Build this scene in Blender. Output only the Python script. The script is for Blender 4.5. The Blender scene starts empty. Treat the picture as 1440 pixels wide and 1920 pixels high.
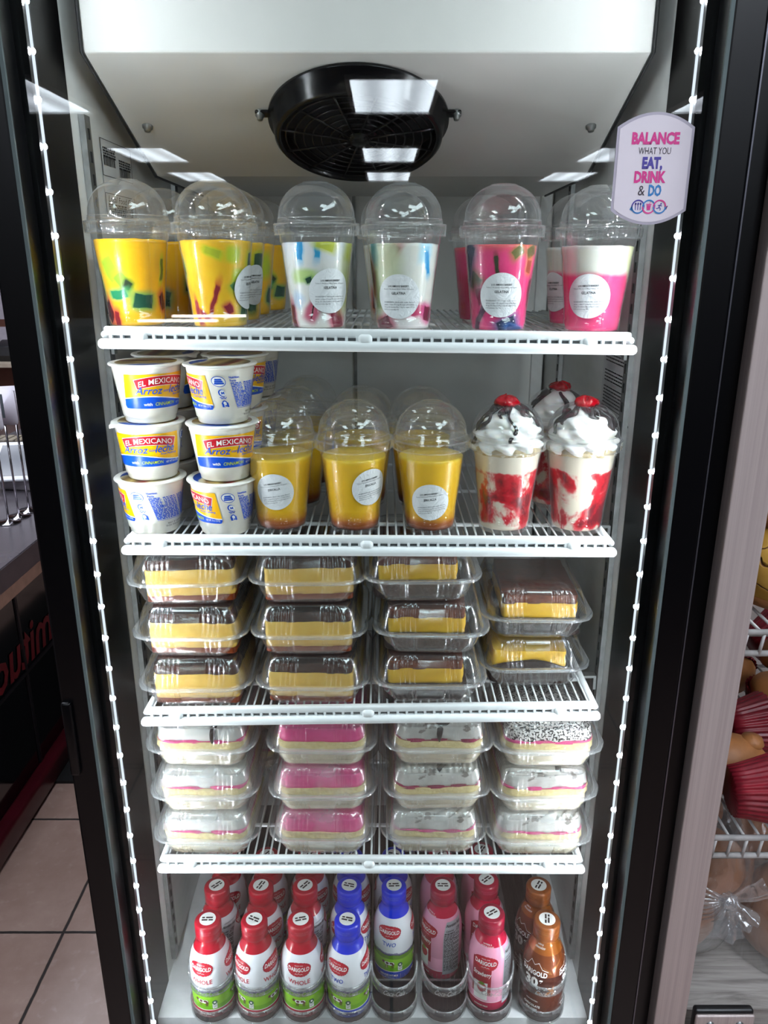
import bpy, math, random
from math import sin, cos, pi, sqrt, atan2, radians as R
from mathutils import Vector, Matrix, Euler, noise
random.seed(7)
S = bpy.context.scene
COL = S.collection

# ------------------------------------------------------------------ camera, world, exposure
CZ = 1.6
cam_d = bpy.data.cameras.new('camera')
cam = bpy.data.objects.new('camera', cam_d)
COL.objects.link(cam)
cam.location = (0.018, -0.88, CZ)
cam.rotation_euler = (R(90 - 18.1), 0, 0)
cam_d.sensor_fit = 'VERTICAL'
cam_d.sensor_height = 36.0
cam_d.lens = 1442 / 1920 * 36.0
cam_d.clip_start = 0.01
S.camera = cam
LED_CHIP = 900.0
LED_LENS = 0.8
TROFFER = 11.5
W = bpy.data.worlds.new('world')
S.world = W
W.use_nodes = True
W.node_tree.nodes['Background'].inputs[0].default_value = (0.9, 0.92, 1.0, 1)
W.node_tree.nodes['Background'].inputs[1].default_value = 0.05
S.view_settings.view_transform = 'Standard'
S.view_settings.look = 'None'
S.view_settings.gamma = 1.0
S.view_settings.exposure = 0.72
S.view_settings.use_curve_mapping = False
S.cycles.use_denoising = True
S.cycles.use_adaptive_sampling = True
S.cycles.adaptive_threshold = 0.015
S.cycles.max_bounces = 14
S.cycles.diffuse_bounces = 4
S.cycles.glossy_bounces = 4
S.cycles.transmission_bounces = 6
S.cycles.transparent_max_bounces = 48
S.cycles.caustics_reflective = False
S.cycles.caustics_refractive = False
S.cycles.sample_clamp_indirect = 6.0

# ------------------------------------------------------------------ materials
def hexc(h):
    h = h.lstrip('#')
    c = [int(h[i:i + 2], 16) / 255 for i in (0, 2, 4)]
    return tuple(x / 12.92 if x <= 0.04045 else ((x + 0.055) / 1.055) ** 2.4 for x in c) + (1,)

MATS = {}
class NT:
    def __init__(s, name):
        s.m = bpy.data.materials.new(name)
        s.m.use_nodes = True
        s.t = s.m.node_tree
        s.t.nodes.clear()
        s.out = s.n('ShaderNodeOutputMaterial')
    def n(s, ty, **kw):
        k = s.t.nodes.new(ty)
        for a, b in kw.items(): setattr(k, a, b)
        return k
    def put(s, sock, v):
        if hasattr(v, 'is_linked') or isinstance(v, bpy.types.NodeSocket): s.t.links.new(v, sock)
        else: sock.default_value = v
    def math(s, op, a, b=None, c=None, clamp=False):
        k = s.n('ShaderNodeMath', operation=op, use_clamp=clamp)
        s.put(k.inputs[0], a)
        if b is not None: s.put(k.inputs[1], b)
        if c is not None: s.put(k.inputs[2], c)
        return k.outputs[0]
    def vm(s, op, a, b=None):
        k = s.n('ShaderNodeVectorMath', operation=op)
        s.put(k.inputs[0], a)
        if b is not None: s.put(k.inputs[1], b)
        return k.outputs[0]
    def mix(s, f, a, b, blend='MIX'):
        k = s.n('ShaderNodeMix', data_type='RGBA', blend_type=blend)
        s.put(k.inputs[0], f); s.put(k.inputs[6], a); s.put(k.inputs[7], b)
        return k.outputs[2]
    def co(s): return s.n('ShaderNodeTexCoord').outputs['Object']
    def noise(s, scale=10, detail=3, rough=0.5, vec=None, dist=0.0):
        k = s.n('ShaderNodeTexNoise')
        k.inputs['Scale'].default_value = scale; k.inputs['Detail'].default_value = detail
        k.inputs['Roughness'].default_value = rough; k.inputs['Distortion'].default_value = dist
        s.t.links.new(vec if vec is not None else s.co(), k.inputs['Vector'])
        return k.outputs[0]
    def rng(s, v, a, b, c=0.0, d=1.0, smooth=True):
        k = s.n('ShaderNodeMapRange', interpolation_type='SMOOTHSTEP' if smooth else 'LINEAR')
        s.put(k.inputs[0], v)
        for i, x in enumerate((a, b, c, d)): k.inputs[i + 1].default_value = x
        return k.outputs[0]
    def ramp(s, v, stops, constant=False):
        k = s.n('ShaderNodeValToRGB')
        cr = k.color_ramp
        cr.interpolation = 'CONSTANT' if constant else 'LINEAR'
        while len(cr.elements) < len(stops): cr.elements.new(0.5)
        for e, (p, c) in zip(cr.elements, stops):
            e.position = p; e.color = c
        s.put(k.inputs[0], v)
        return k.outputs[0]
    def sep(s, v):
        k = s.n('ShaderNodeSeparateXYZ'); s.t.links.new(v, k.inputs[0]); return k.outputs
    def bump(s, h, strength=0.3, dist=0.002):
        k = s.n('ShaderNodeBump')
        k.inputs['Strength'].default_value = strength; k.inputs['Distance'].default_value = dist
        s.t.links.new(h, k.inputs['Height']); return k.outputs[0]
    def bsdf(s, color, rough=0.5, metal=0.0, spec=0.5, sss=0.0, coat=0.0, normal=None, emit=None, es=0.0, sssr=0.01):
        k = s.n('ShaderNodeBsdfPrincipled')
        s.put(k.inputs['Base Color'], color); s.put(k.inputs['Roughness'], rough)
        k.inputs['Metallic'].default_value = metal
        k.inputs['Specular IOR Level'].default_value = spec
        k.inputs['Coat Weight'].default_value = coat
        k.inputs['Coat Roughness'].default_value = 0.08
        if sss:
            k.inputs['Subsurface Weight'].default_value = sss
            k.inputs['Subsurface Radius'].default_value = (1, .8, .6)
            k.inputs['Subsurface Scale'].default_value = sssr
        if normal is not None: s.t.links.new(normal, k.inputs['Normal'])
        if emit is not None:
            k.inputs['Emission Color'].default_value = emit; k.inputs['Emission Strength'].default_value = es
        return k.outputs[0]
    def done(s, sh):
        s.t.links.new(sh, s.out.inputs[0]); return s.m

def pm(name, col, rough=0.45, metal=0.0, spec=0.5, var=0.06, scale=30, bump=0.0, bs=200, coat=0.0, sss=0.0):
    """plain surface with a little procedural variation"""
    if name in MATS: return MATS[name]
    t = NT(name)
    c = hexc(col) if isinstance(col, str) else col
    f = t.noise(scale, 4)
    d = tuple(x * (1 - var * 2) for x in c[:3]) + (1,)
    b = tuple(min(1, x * (1 + var)) for x in c[:3]) + (1,)
    cc = t.ramp(f, [(0.3, d), (0.7, b)])
    nm = t.bump(t.noise(bs, 3), bump) if bump else None
    MATS[name] = t.done(t.bsdf(cc, rough, metal, spec, coat=coat, normal=nm, sss=sss))
    return MATS[name]

def clear(name, tint='#FFFFFF', f0=0.05, gain=0.75, power=3.0, haze=0.02, rough=0.04, bump=0.0, bs=60, fog=None, hz=.25):
    """thin clear plastic or glass sheet: seen through, reflecting more at grazing angles, with a little haze"""
    if name in MATS: return MATS[name]
    t = NT(name)
    lw = t.n('ShaderNodeLayerWeight'); lw.inputs[0].default_value = 0.5
    nm = t.bump(t.noise(bs, 2), bump, 0.004) if bump else None
    if nm is not None: t.t.links.new(nm, lw.inputs['Normal'])
    fac = t.math('POWER', lw.outputs['Facing'], power)
    fac = t.math('MULTIPLY_ADD', fac, gain, f0, clamp=True)
    tr = t.n('ShaderNodeBsdfTransparent'); tr.inputs[0].default_value = hexc(tint)
    gl = t.n('ShaderNodeBsdfGlossy'); gl.inputs['Roughness'].default_value = rough
    gl.inputs[0].default_value = (1, 1, 1, 1)
    if nm is not None: t.t.links.new(nm, gl.inputs['Normal'])
    df = t.n('ShaderNodeBsdfDiffuse'); df.inputs[0].default_value = (0.9, 0.92, 0.95, 1)
    tl = t.n('ShaderNodeBsdfTranslucent'); tl.inputs[0].default_value = (0.9, 0.92, 0.95, 1)
    dd = t.n('ShaderNodeMixShader'); dd.inputs[0].default_value = 0.5
    t.t.links.new(df.outputs[0], dd.inputs[1]); t.t.links.new(tl.outputs[0], dd.inputs[2])
    m1 = t.n('ShaderNodeMixShader')
    if fog:
        h = t.rng(t.noise(fog[0], 4), 0.35, 0.7, haze, fog[1]); t.t.links.new(h, m1.inputs[0])
    else:
        h = t.math('MULTIPLY_ADD', fac, hz, haze); t.t.links.new(h, m1.inputs[0])
    t.t.links.new(tr.outputs[0], m1.inputs[1]); t.t.links.new(dd.outputs[0], m1.inputs[2])
    m2 = t.n('ShaderNodeMixShader'); t.t.links.new(fac, m2.inputs[0])
    t.t.links.new(m1.outputs[0], m2.inputs[1]); t.t.links.new(gl.outputs[0], m2.inputs[2])
    MATS[name] = t.done(m2.outputs[0])
    return MATS[name]

def emit(name, col, strength):
    if name in MATS: return MATS[name]
    t = NT(name)
    e = t.n('ShaderNodeEmission'); e.inputs[0].default_value = hexc(col); e.inputs[1].default_value = strength
    MATS[name] = t.done(e.outputs[0]); return MATS[name]

# ------------------------------------------------------------------ mesh builder
class MB:
    def __init__(s): s.v = []; s.f = []; s.m = []; s.s = []
    def add(s, vs, fs, mat=0, smooth=True):
        o = len(s.v); s.v += [tuple(p) for p in vs]
        for f in fs:
            s.f.append([i + o for i in f]); s.m.append(mat); s.s.append(smooth)
        return o
    def box(s, c, d, mat=0, rot=None):
        x, y, z = d[0] / 2, d[1] / 2, d[2] / 2
        vs = [Vector((a * x, b * y, e * z)) for a in (-1, 1) for b in (-1, 1) for e in (-1, 1)]
        if rot is not None: vs = [rot @ p for p in vs]
        vs = [p + Vector(c) for p in vs]
        s.add(vs, [(0, 1, 3, 2), (4, 6, 7, 5), (0, 4, 5, 1), (2, 3, 7, 6), (0, 2, 6, 4), (1, 5, 7, 3)], mat, False)
    def rbox(s, c, d, r, mat=0, n=3, rot=None):
        """box with rounded edges (superellipsoid-free: lofted rounded rectangles)"""
        r = min(r, d[0] / 2.01, d[1] / 2.01, d[2] / 2.01)
        rings = []
        for i in range(n + 1):
            a = pi / 2 * i / n
            rings.append((r * (1 - sin(a)), -d[2] / 2 + r * (1 - cos(a))))
        rings += [(q, -z) for q, z in rings[::-1]]
        L = []
        for ins, z in rings:
            L.append([(x, y, z) for x, y in rrect(d[0] - 2 * ins, d[1] - 2 * ins, max(r - ins, 1e-5), 3)])
        vs = []
        for l in L:
            for p in l:
                q = Vector(p)
                if rot is not None: q = rot @ q
                vs.append(q + Vector(c))
        k = len(L[0]); fs = []
        for i in range(len(L) - 1):
            for j in range(k):
                fs.append((i * k + j, i * k + (j + 1) % k, (i + 1) * k + (j + 1) % k, (i + 1) * k + j))
        fs.append(tuple(range(k))[::-1]); fs.append(tuple(range((len(L) - 1) * k, len(L) * k)))
        s.add(vs, fs, mat, True)
    def loft(s, L, mat=0, cap0=False, cap1=False, smooth=True, loop=True):
        k = len(L[0]); fs = []
        for i in range(len(L) - 1):
            for j in range(k if loop else k - 1):
                fs.append((i * k + j, i * k + (j + 1) % k, (i + 1) * k + (j + 1) % k, (i + 1) * k + j))
        if cap0: fs.append(tuple(range(k))[::-1])
        if cap1: fs.append(tuple(range((len(L) - 1) * k, len(L) * k)))
        return s.add([p for l in L for p in l], fs, mat, smooth)
    def lathe(s, prof, n=48, mat=0, fn=None, c=(0, 0, 0)):
        L = []
        for i, (r, z) in enumerate(prof):
            ring = []
            for j in range(n):
                a = 2 * pi * j / n
                rr, zz = (r, z) if fn is None else fn(r, z, a, i)
                ring.append((c[0] + rr * sin(a), c[1] - rr * cos(a), c[2] + zz))
            L.append(ring)
        s.loft(L, mat)
    def tube(s, pts, r, n=8, mat=0, closed=False, caps=True):
        P = [Vector(p) for p in pts]; L = []; up = None
        for i, p in enumerate(P):
            a = P[i - 1] if (i > 0 or closed) else p
            b = P[(i + 1) % len(P)] if (i < len(P) - 1 or closed) else p
            t = (b - a).normalized() if (b - a).length > 1e-9 else Vector((0, 0, 1))
            if up is None: up = Vector((0, 0, 1)) if abs(t.z) < 0.9 else Vector((0, 1, 0))
            x = t.cross(up).normalized(); up = x.cross(t).normalized()
            rr = r[i] if isinstance(r, (list, tuple)) else r
            L.append([p + (x * cos(2 * pi * j / n) + up * sin(2 * pi * j / n)) * rr for j in range(n)])
        if closed: L.append(L[0])
        s.loft(L, mat, caps and not closed, caps and not closed)
    def ring(s, c, R0, r, n=40, m=8, mat=0):
        s.tube([(c[0] + R0 * cos(2 * pi * i / n), c[1] + R0 * sin(2 * pi * i / n), c[2]) for i in range(n)], r, m, mat, True)
    def grid(s, fn, nu, nv, mat=0, smooth=True):
        vs = [fn(i / nu, j / nv) for i in range(nu + 1) for j in range(nv + 1)]
        fs = [(i * (nv + 1) + j, (i + 1) * (nv + 1) + j, (i + 1) * (nv + 1) + j + 1, i * (nv + 1) + j + 1) for i in range(nu) for j in range(nv)]
        return s.add(vs, fs, mat, smooth)
    def star(s, pts, z=0.0, rings=3, mat=0, c=None, fz=None):
        """star-shaped flat patch tessellated in rings so it can be bent"""
        k = len(pts)
        if c is None: c = (sum(p[0] for p in pts) / k, sum(p[1] for p in pts) / k)
        L = []
        for q in range(1, rings + 1):
            t = q / rings
            L.append([(c[0] + (x - c[0]) * t, c[1] + (y - c[1]) * t) for x, y in pts])
        zz = fz if fz else (lambda x, y: z)
        vs = [(c[0], c[1], zz(*c))] + [(x, y, zz(x, y)) for l in L for x, y in l]
        fs = [(0, 1 + j, 1 + (j + 1) % k) for j in range(k)]
        for i in range(rings - 1):
            for j in range(k):
                fs.append((1 + i * k + j, 1 + (i + 1) * k + j, 1 + (i + 1) * k + (j + 1) % k, 1 + i * k + (j + 1) % k))
        return s.add(vs, fs, mat, True)
    def map(s, fn, start=0):
        for i in range(start, len(s.v)): s.v[i] = tuple(fn(Vector(s.v[i])))
    def build(s, name, mats, parent=None, bevel=0.0, loc=None):
        me = bpy.data.meshes.new(name)
        me.from_pydata(s.v, [], s.f)
        for m in (mats if isinstance(mats, (list, tuple)) else [mats]): me.materials.append(m)
        me.polygons.foreach_set('material_index', s.m)
        me.polygons.foreach_set('use_smooth', s.s)
        me.update()
        o = bpy.data.objects.new(name, me); COL.objects.link(o)
        if parent is not None: o.parent = parent
        if loc is not None: o.location = loc
        if bevel:
            b = o.modifiers.new('bevel', 'BEVEL'); b.width = bevel; b.segments = 2; b.limit_method = 'ANGLE'
        return o

def rrect(w, d, r, n=6):
    pts = []
    for cx, cy, a0 in ((w / 2 - r, -d / 2 + r, -pi / 2), (w / 2 - r, d / 2 - r, 0), (-w / 2 + r, d / 2 - r, pi / 2), (-w / 2 + r, -d / 2 + r, pi)):
        for i in range(n + 1):
            a = a0 + pi / 2 * i / n
            pts.append((cx + r * cos(a), cy + r * sin(a)))
    return pts

def dense(pts, step):
    out = []
    for i, p in enumerate(pts):
        q = pts[(i + 1) % len(pts)]
        L = math.hypot(q[0] - p[0], q[1] - p[1]); k = max(1, int(math.ceil(L / step)))
        out += [(p[0] + (q[0] - p[0]) * j / k, p[1] + (q[1] - p[1]) * j / k) for j in range(k)]
    return out

# ------------------------------------------------------------------ lettering
_TX = {}
def text_raw(txt, bold, res):
    k = (txt, bold, res)
    if k not in _TX:
        cu = bpy.data.curves.new('lettering', 'FONT')
        cu.body = txt; cu.size = 1.0; cu.offset = bold; cu.resolution_u = res; cu.fill_mode = 'FRONT'
        ob = bpy.data.objects.new('lettering', cu)
        me = bpy.data.meshes.new_from_object(ob)
        vs = [tuple(v.co) for v in me.vertices]; fs = [tuple(p.vertices) for p in me.polygons]
        bpy.data.objects.remove(ob); bpy.data.curves.remove(cu); bpy.data.meshes.remove(me)
        _TX[k] = (vs, fs)
    return _TX[k]

def text(mb, txt, x, y, h, w=None, z=0.0, mat=0, align='C', bold=0.0, shear=0.0, rot=0.0, res=2, arc=0.0):
    """lettering of cap height h, centred on (x, y) and, when w is given, squeezed to width w"""
    vs, fs = text_raw(txt, bold, res)
    if not vs: return
    xs = [v[0] for v in vs]
    x0, x1 = min(xs), max(xs)
    sy = h / 0.72; sx = sy if w is None else w / (x1 - x0)
    wid = (x1 - x0) * sx
    off = {'C': -wid / 2, 'L': 0.0, 'R': -wid}[align]
    out = []
    for a, b, c in vs:
        u = (a - x0) * sx + off; v = (b - 0.36) * sy
        v += arc * (u / (wid / 2 + 1e-9)) ** 2
        u += shear * v
        out.append((x + u * cos(rot) - v * sin(rot), y + u * sin(rot) + v * cos(rot), z))
    mb.add(out, fs, mat, False)

def scribble(mb, x0, x1, y, h, z, mat, seed=0, words=None):
    """a line of print too small to read: little dashes the size of words"""
    rd = random.Random(seed); x = x0
    while x < x1 - h * 0.5:
        L = min(x1 - x, h * rd.uniform(0.9, 4.0))
        mb.grid(lambda u, v, x=x, L=L: (x + u * L, y - h / 2 + v * h, z), max(1, int(L / 0.004)), 1, mat, False)
        x += L + h * 0.7

def wrap(mb, rfun, ang=0.0, off=0.0, start=0):
    """bend flat art (x along the girth, y up) round a body of revolution whose radius at height y is rfun(y)"""
    def f(p):
        r = rfun(p.y) + off + p.z
        a = ang + p.x / rfun(p.y)
        return (r * sin(a), -r * cos(a), p.y)
    mb.map(f, start)

def interp(prof):
    """radius as a function of height, from a list of (radius, height)"""
    P = sorted(prof, key=lambda q: q[1])
    def f(z):
        if z <= P[0][1]: return P[0][0]
        for (r0, z0), (r1, z1) in zip(P, P[1:]):
            if z <= z1: return r0 + (r1 - r0) * (z - z0) / max(1e-9, z1 - z0)
        return P[-1][0]
    return f

# ------------------------------------------------------------------ things, parts, copies
def thing(name, label, cat, loc=(0, 0, 0), rz=0.0, group=None):
    o = bpy.data.objects.new(name, None); COL.objects.link(o)
    o.empty_display_size = 0.02
    o.location = loc; o.rotation_euler = (0, 0, rz)
    o['label'] = label; o['category'] = cat
    if group: o['group'] = group
    return o
def tag(o, label, cat, group=None, kind=None):
    o['label'] = label; o['category'] = cat
    if group: o['group'] = group
    if kind: o['kind'] = kind
    return o
def kids(o): return [c for c in bpy.data.objects if c.parent == o]
CH = {}
def dup(root, label, loc, rz=0.0, group=None, skip=()):
    """a copy of a thing with copies of its parts and sub-parts"""
    if root.name not in CH: CH[root.name] = [(c, kids(c)) for c in kids(root)]
    r = root.copy(); COL.objects.link(r)
    r.location = loc; r.rotation_euler = (0, 0, rz); r['label'] = label
    if group: r['group'] = group
    for c, sub in CH[root.name]:
        if c.name.split('.')[0] in skip: continue
        k = c.copy(); COL.objects.link(k); k.parent = r
        for g in sub:
            h = g.copy(); COL.objects.link(h); h.parent = k
    return r
class Maker:
    """hands out the first-built thing once, then copies of it"""
    def __init__(s, build): s.build = build; s.p = None
    def __call__(s, label, loc, rz=0.0, group=None):
        if s.p is None:
            s.p = s.build(); o = s.p
            o.location = loc; o.rotation_euler = (0, 0, rz); o['label'] = label
            if group: o['group'] = group
            CH[o.name] = [(c, kids(c)) for c in kids(o)]
            return o
        return dup(s.p, label, loc, rz, group)
def struct(o, label=None, cat=None):
    o['kind'] = 'structure'
    if label: o['label'] = label
    if cat: o['category'] = cat
    return o

# ================================================================== the shop room
def mat_tiles():
    t = NT('floor_tile')
    s = t.sep(t.co())
    def line(v, off):
        f = t.math('FRACT', t.math('DIVIDE', t.math('ADD', v, off), 0.41))
        d = t.math('ABSOLUTE', t.math('SUBTRACT', f, 0.5))
        return t.rng(d, 0.488, 0.494)
    wob = t.math('MULTIPLY', t.math('SUBTRACT', t.noise(14, 4), 0.5), 0.006)
    gx = line(t.math('ADD', s[0], wob), 0.99 + 0.205 + 4.1)
    gy = line(t.math('ADD', s[1], wob), -0.83 + 0.205 + 4.1 * 3)
    g = t.math('MAXIMUM', gx, gy)
    base = t.ramp(t.noise(5, 6, 0.62), [(0.25, hexc('#97786D')), (0.5, hexc('#A88A7F')), (0.75, hexc('#B99D92'))])
    base = t.mix(t.rng(t.noise(38, 5), 0.55, 0.75, 0, 0.35), base, hexc('#C4ADA4'))
    col = t.mix(g, base, hexc('#2A211F'))
    return t.done(t.bsdf(col, t.math('MULTIPLY_ADD', g, 0.4, 0.3), normal=t.bump(t.math('SUBTRACT', 1.0, g), 0.5, 0.003)))
fl = MB(); fl.box((0, -5.0, -0.02), (12, 22, 0.04))
struct(fl.build('floor', mat_tiles()), 'pinkish beige ceramic floor tiles with dark grout lines', 'floor')
ce = MB(); ce.box((0, -5.0, 2.72), (12, 22, 0.04))
struct(ce.build('ceiling', pm('ceiling_tile', '#454442', 0.9)), 'grey suspended ceiling over the shop', 'ceiling')
wb = MB(); wb.box((0, 4.3, 1.35), (12, 0.1, 2.7))
struct(wb.build('wall_back', pm('brown_wall', '#4A2A20', 0.6)), 'dark brown wall behind the counter', 'wall')
wf = MB(); wf.box((0, -14.6, 1.35), (12, 0.1, 2.7))
struct(wf.build('wall_front', pm('shop_front_wall', '#3A3836', 0.7)), 'dark far wall of the shop', 'wall')

M_white_frame = pm('light_frame', '#D8D8D8', 0.5)
def mat_troffer():
    t = NT('troffer_diffuser')
    x = t.sep(t.co())[0]
    band = t.math('MULTIPLY_ADD', t.math('COSINE', t.math('MULTIPLY', x, 2 * pi / 0.27)), 0.25, 0.75)
    e = t.n('ShaderNodeEmission'); e.inputs[0].default_value = hexc('#EAF3FF')
    t.put(e.inputs[1], t.math('MULTIPLY', band, TROFFER))
    return t.done(e.outputs[0])
def build_troffer():
    r = thing('ceiling_light', '', 'ceiling light')
    f = MB()
    for sx in (-1, 1): f.box((sx * 0.295, 0, -0.012), (0.03, 1.22, 0.024))
    for sy in (-1, 1): f.box((0, sy * 0.6, -0.012), (0.56, 0.03, 0.024))
    f.build('frame', M_white_frame, r)
    d = MB(); d.box((0, 0, -0.008), (0.56, 1.18, 0.006)); d.build('diffuser', mat_troffer(), r)
    return r
mk = Maker(build_troffer)
for x, nm in ((-2.5, 'left'), (0.08, 'middle'), (2.5, 'right')):
    for k, (y, q) in enumerate(((-5.26, 'nearest'), (-8.35, 'second'), (-10.6, 'farthest'))):
        mk('%s fluorescent ceiling panel of the %s row mirrored in the glass door' % (q, nm), (x, y, 2.7), 0, 'fluorescent ceiling panels')
mk('fluorescent ceiling panel above the serving counter', (-1.9, 1.9, 2.7), 0, 'fluorescent ceiling panels')
mk('fluorescent ceiling panel just ahead of the bread cabinet', (1.2, -2.2, 2.7), 0, 'fluorescent ceiling panels')
mk('fluorescent ceiling panel behind the viewer on the left', (-1.2, -2.2, 2.7), 0, 'fluorescent ceiling panels')
mk('ceiling panel added out of view to brighten the aisle left of the fridge', (-1.0, .5, 2.7), 0, 'fluorescent ceiling panels')  # added, out of view, to brighten the floor tiles
mk('ceiling panel added out of view over the brown cabinet to brighten the shop', (-2.2, 3.2, 2.7), 0, 'fluorescent ceiling panels')  # added for more room light, not in view
mk('ceiling panel added out of view above the bread cabinet to brighten the shop', (1.3, -.7, 2.7), 0, 'fluorescent ceiling panels')  # another added panel lifting the shop's brightness, out of view
mk('ceiling panel added out of view near the viewer to brighten the bread cabinet', (1.0, -1.35, 2.7), R(90), 'fluorescent ceiling panels')  # added to lighten the bread cabinet, outside the frame
mk('ceiling panel added out of view behind the serving counter to brighten the shop', (-2.6, .4, 2.7), 0, 'fluorescent ceiling panels')  # unseen panel added to raise the light on this side

# dark shelving added behind the viewer to block the floor's reflection in the glass
gd = thing('reflection_blocker', 'added dark brown shelving behind the viewer, blocking the floor reflection in the door glass', 'shelving', (0, -2.25, 0))
M_gon = pm('dark_shelving', '#17110F', .6, var=.1)
m = MB(); m.box((0, -.18, .69), (5.2, .03, 1.38)); m.build('back_board', M_gon, gd)
for z in (.10, .50, .90, 1.365):
    m = MB(); m.box((0, 0, z), (5.2, .40, .03)); m.build('shelf_board', M_gon, gd, .003)
for x in (-2.6, -.87, .87, 2.6):
    m = MB(); m.box((x, 0, .69), (.03, .40, 1.38)); m.build('upright', M_gon, gd)
def build_tube():
    r = thing('tube_light', '', 'tube light')
    m = MB(); m.box((0, 0, .006), (.29, .03, .012)); m.build('housing', M_white_frame, r)
    m = MB(); m.tube([(-.14, .012, .017), (.14, .012, .017)], .005, 8); m.build('tube', emit('tube_glow', '#FFF6E6', 15.0), r)
    return r
mk = Maker(build_tube)
mk('short tube light on the dark shelving, upper of two lines mirrored over yellow cups', (-.713, -2.07, 1.3805), R(-1), 'tube lights on the dark shelving')
mk('short tube light on the dark shelving, lower of two lines mirrored over yellow cups', (-.655, -1.985 - .33, 1.3805), R(-3), 'tube lights on the dark shelving')

# ================================================================== the glass-door fridge
HW = 0.334           # half the inner width
ZF = 0.484           # inside floor
M_liner = None
def mat_liner():
    t = NT('white_liner')
    n = t.noise(7, 5, 0.6)
    c = t.ramp(n, [(0.3, hexc('#DADAD8')), (0.7, hexc('#E8E8E7'))])
    w = t.n('ShaderNodeTexWave'); w.inputs['Scale'].default_value = 22; w.inputs['Distortion'].default_value = 7
    w.inputs['Detail'].default_value = 3
    mp = t.n('ShaderNodeMapping'); mp.inputs['Rotation'].default_value = (0, R(38), 0)
    t.t.links.new(t.co(), mp.inputs[0]); t.t.links.new(mp.outputs[0], w.inputs['Vector'])
    c = t.mix(t.math('MULTIPLY', w.outputs['Fac'], 0.10), c, hexc('#B5B5B4'))
    return t.done(t.bsdf(c, 0.32, spec=0.5))
M_liner = mat_liner()
M_back = pm('back_liner', '#DEDEDB', 0.42, var=0.06, scale=9, bump=0.05, bs=160)
M_black = pm('black_gloss', '#08080A', 0.12, spec=0.6, var=0.0)
M_jamb = pm('black_jamb', '#050506', 0.3, spec=0.15, var=0.0)
M_frame = pm('black_door_frame', '#040406', 0.3, spec=0.25, var=0.0)
M_edge = pm('grey_glass_edge', '#5F6B6B', 0.7, spec=.15)
M_galv = pm('galvanised_steel', '#8E9090', 0.35, metal=0.8, var=0.12, scale=60)
M_dark = pm('dark_slot', '#141414', 0.7)

fr = thing('display_fridge', 'tall black glass-door display fridge with white interior, lit by LED strips', 'fridge', (0, 0, 0))
m = MB()
for s in (-1, 1):
    m = MB(); m.box((s * (HW + 0.006), 0.368, 1.27), (0.012, 0.58, 1.60)); m.build('side_liner', M_liner, fr)
    m = MB(); m.box((s * 0.355, 0.32, 1.20), (0.014, 0.70, 1.88)); m.build('outer_side', M_black, fr)
    m = MB(); m.box((s * (0.3465), 0.0215, 1.27), (0.027, 0.115, 1.62)); m.build('front_jamb', M_jamb, fr, 0.004)
m = MB(); m.box((0, 0.664, 1.27), (0.69, 0.012, 1.60))
m.build('back_liner', M_back, fr)
m = MB()
for x in (-0.319, 0.319): m.box((x, 0.652, 1.12), (0.022, 0.012, 1.24))
m.box((-0.038, 0.655, 1.12), (0.006, 0.006, 1.24), 1)
m.build('back_seam', [M_liner, M_galv], fr)
m = MB(); m.box((0, 0.34, ZF - 0.02), (0.69, 0.66, 0.04)); m.build('inside_floor', pm('white_floor_pan', '#D2D4D6', 0.3), fr)
m = MB(); m.box((0, 0.34, 2.09), (0.69, 0.66, 0.04)); m.build('inside_top', M_liner, fr)
m = MB(); m.box((0, 0.32, 0.23), (0.72, 0.70, 0.45)); m.build('plinth', M_black, fr, 0.006)
m = MB(); m.box((0, 0.30, 2.137), (0.724, 0.74, 0.05)); m.build('cabinet_top', M_black, fr, 0.004)
# slotted shelf standards
for x, y in ((-HW + 0.004, 0.11), (HW - 0.004, 0.11), (-HW + 0.004, 0.50), (HW - 0.004, 0.50)):
    m = MB(); s = 1 if x < 0 else -1
    m.box((x, y, 1.13), (0.007, 0.018, 1.26))
    for k in range(50): m.box((x + s * 0.0036, y, 0.53 + k * 0.0247), (0.0012, 0.005, 0.012), 1)
    m.build('shelf_standard', [M_galv, M_dark], fr)

# evaporator housing under the roof
M_evap = pm('white_panel', '#CFCDC9', 0.36, var=0.02, scale=12)
ev = MB(); EH = 0.312
prof = [(0.082, 2.07), (0.080, 1.8175), (0.3355, 1.7165), (0.655, 1.713)]
dp = [(0.654, 1.719), (0.337, 1.7225), (0.087, 1.822), (0.089, 2.07)]
pts = prof + dp
L = [[(x, y, z) for y, z in pts] for x in (-EH, EH)]
ev.loft(L, 0, True, True, smooth=False)
evo = ev.build('evaporator_cover', M_evap, fr, 0.002)
for s in (-1, 1):
    m = MB(); lp = [(s * 0.3145, y, z) for y, z in prof]
    m.tube(lp, 0.0018, 6)
    m.build('panel_gasket', pm('black_rubber', '#121214', 0.5), evo)
SL = math.atan2(1.8175 - 1.7165, 0.3355 - 0.08)
def on_slant(x, y, drop=0.0):
    z = 1.8175 - math.tan(SL) * (y - 0.08)
    return Vector((x, y, z)) + Vector((0, -sin(SL), -cos(SL))) * drop
Ms = Euler((-SL, 0, 0)).to_matrix()      # local z = up normal of slant, looking from below
for x in (-0.286, 0.284):
    c = on_slant(x, 0.214, 0.0)
    m = MB(); m.lathe([(0.0, -0.007), (0.004, -0.007), (0.0045, -0.004), (0.0065, -0.003), (0.007, 0.0)], 12)
    m.map(lambda p: Ms @ p + c)
    m.build('screw', M_galv, evo)
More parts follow.
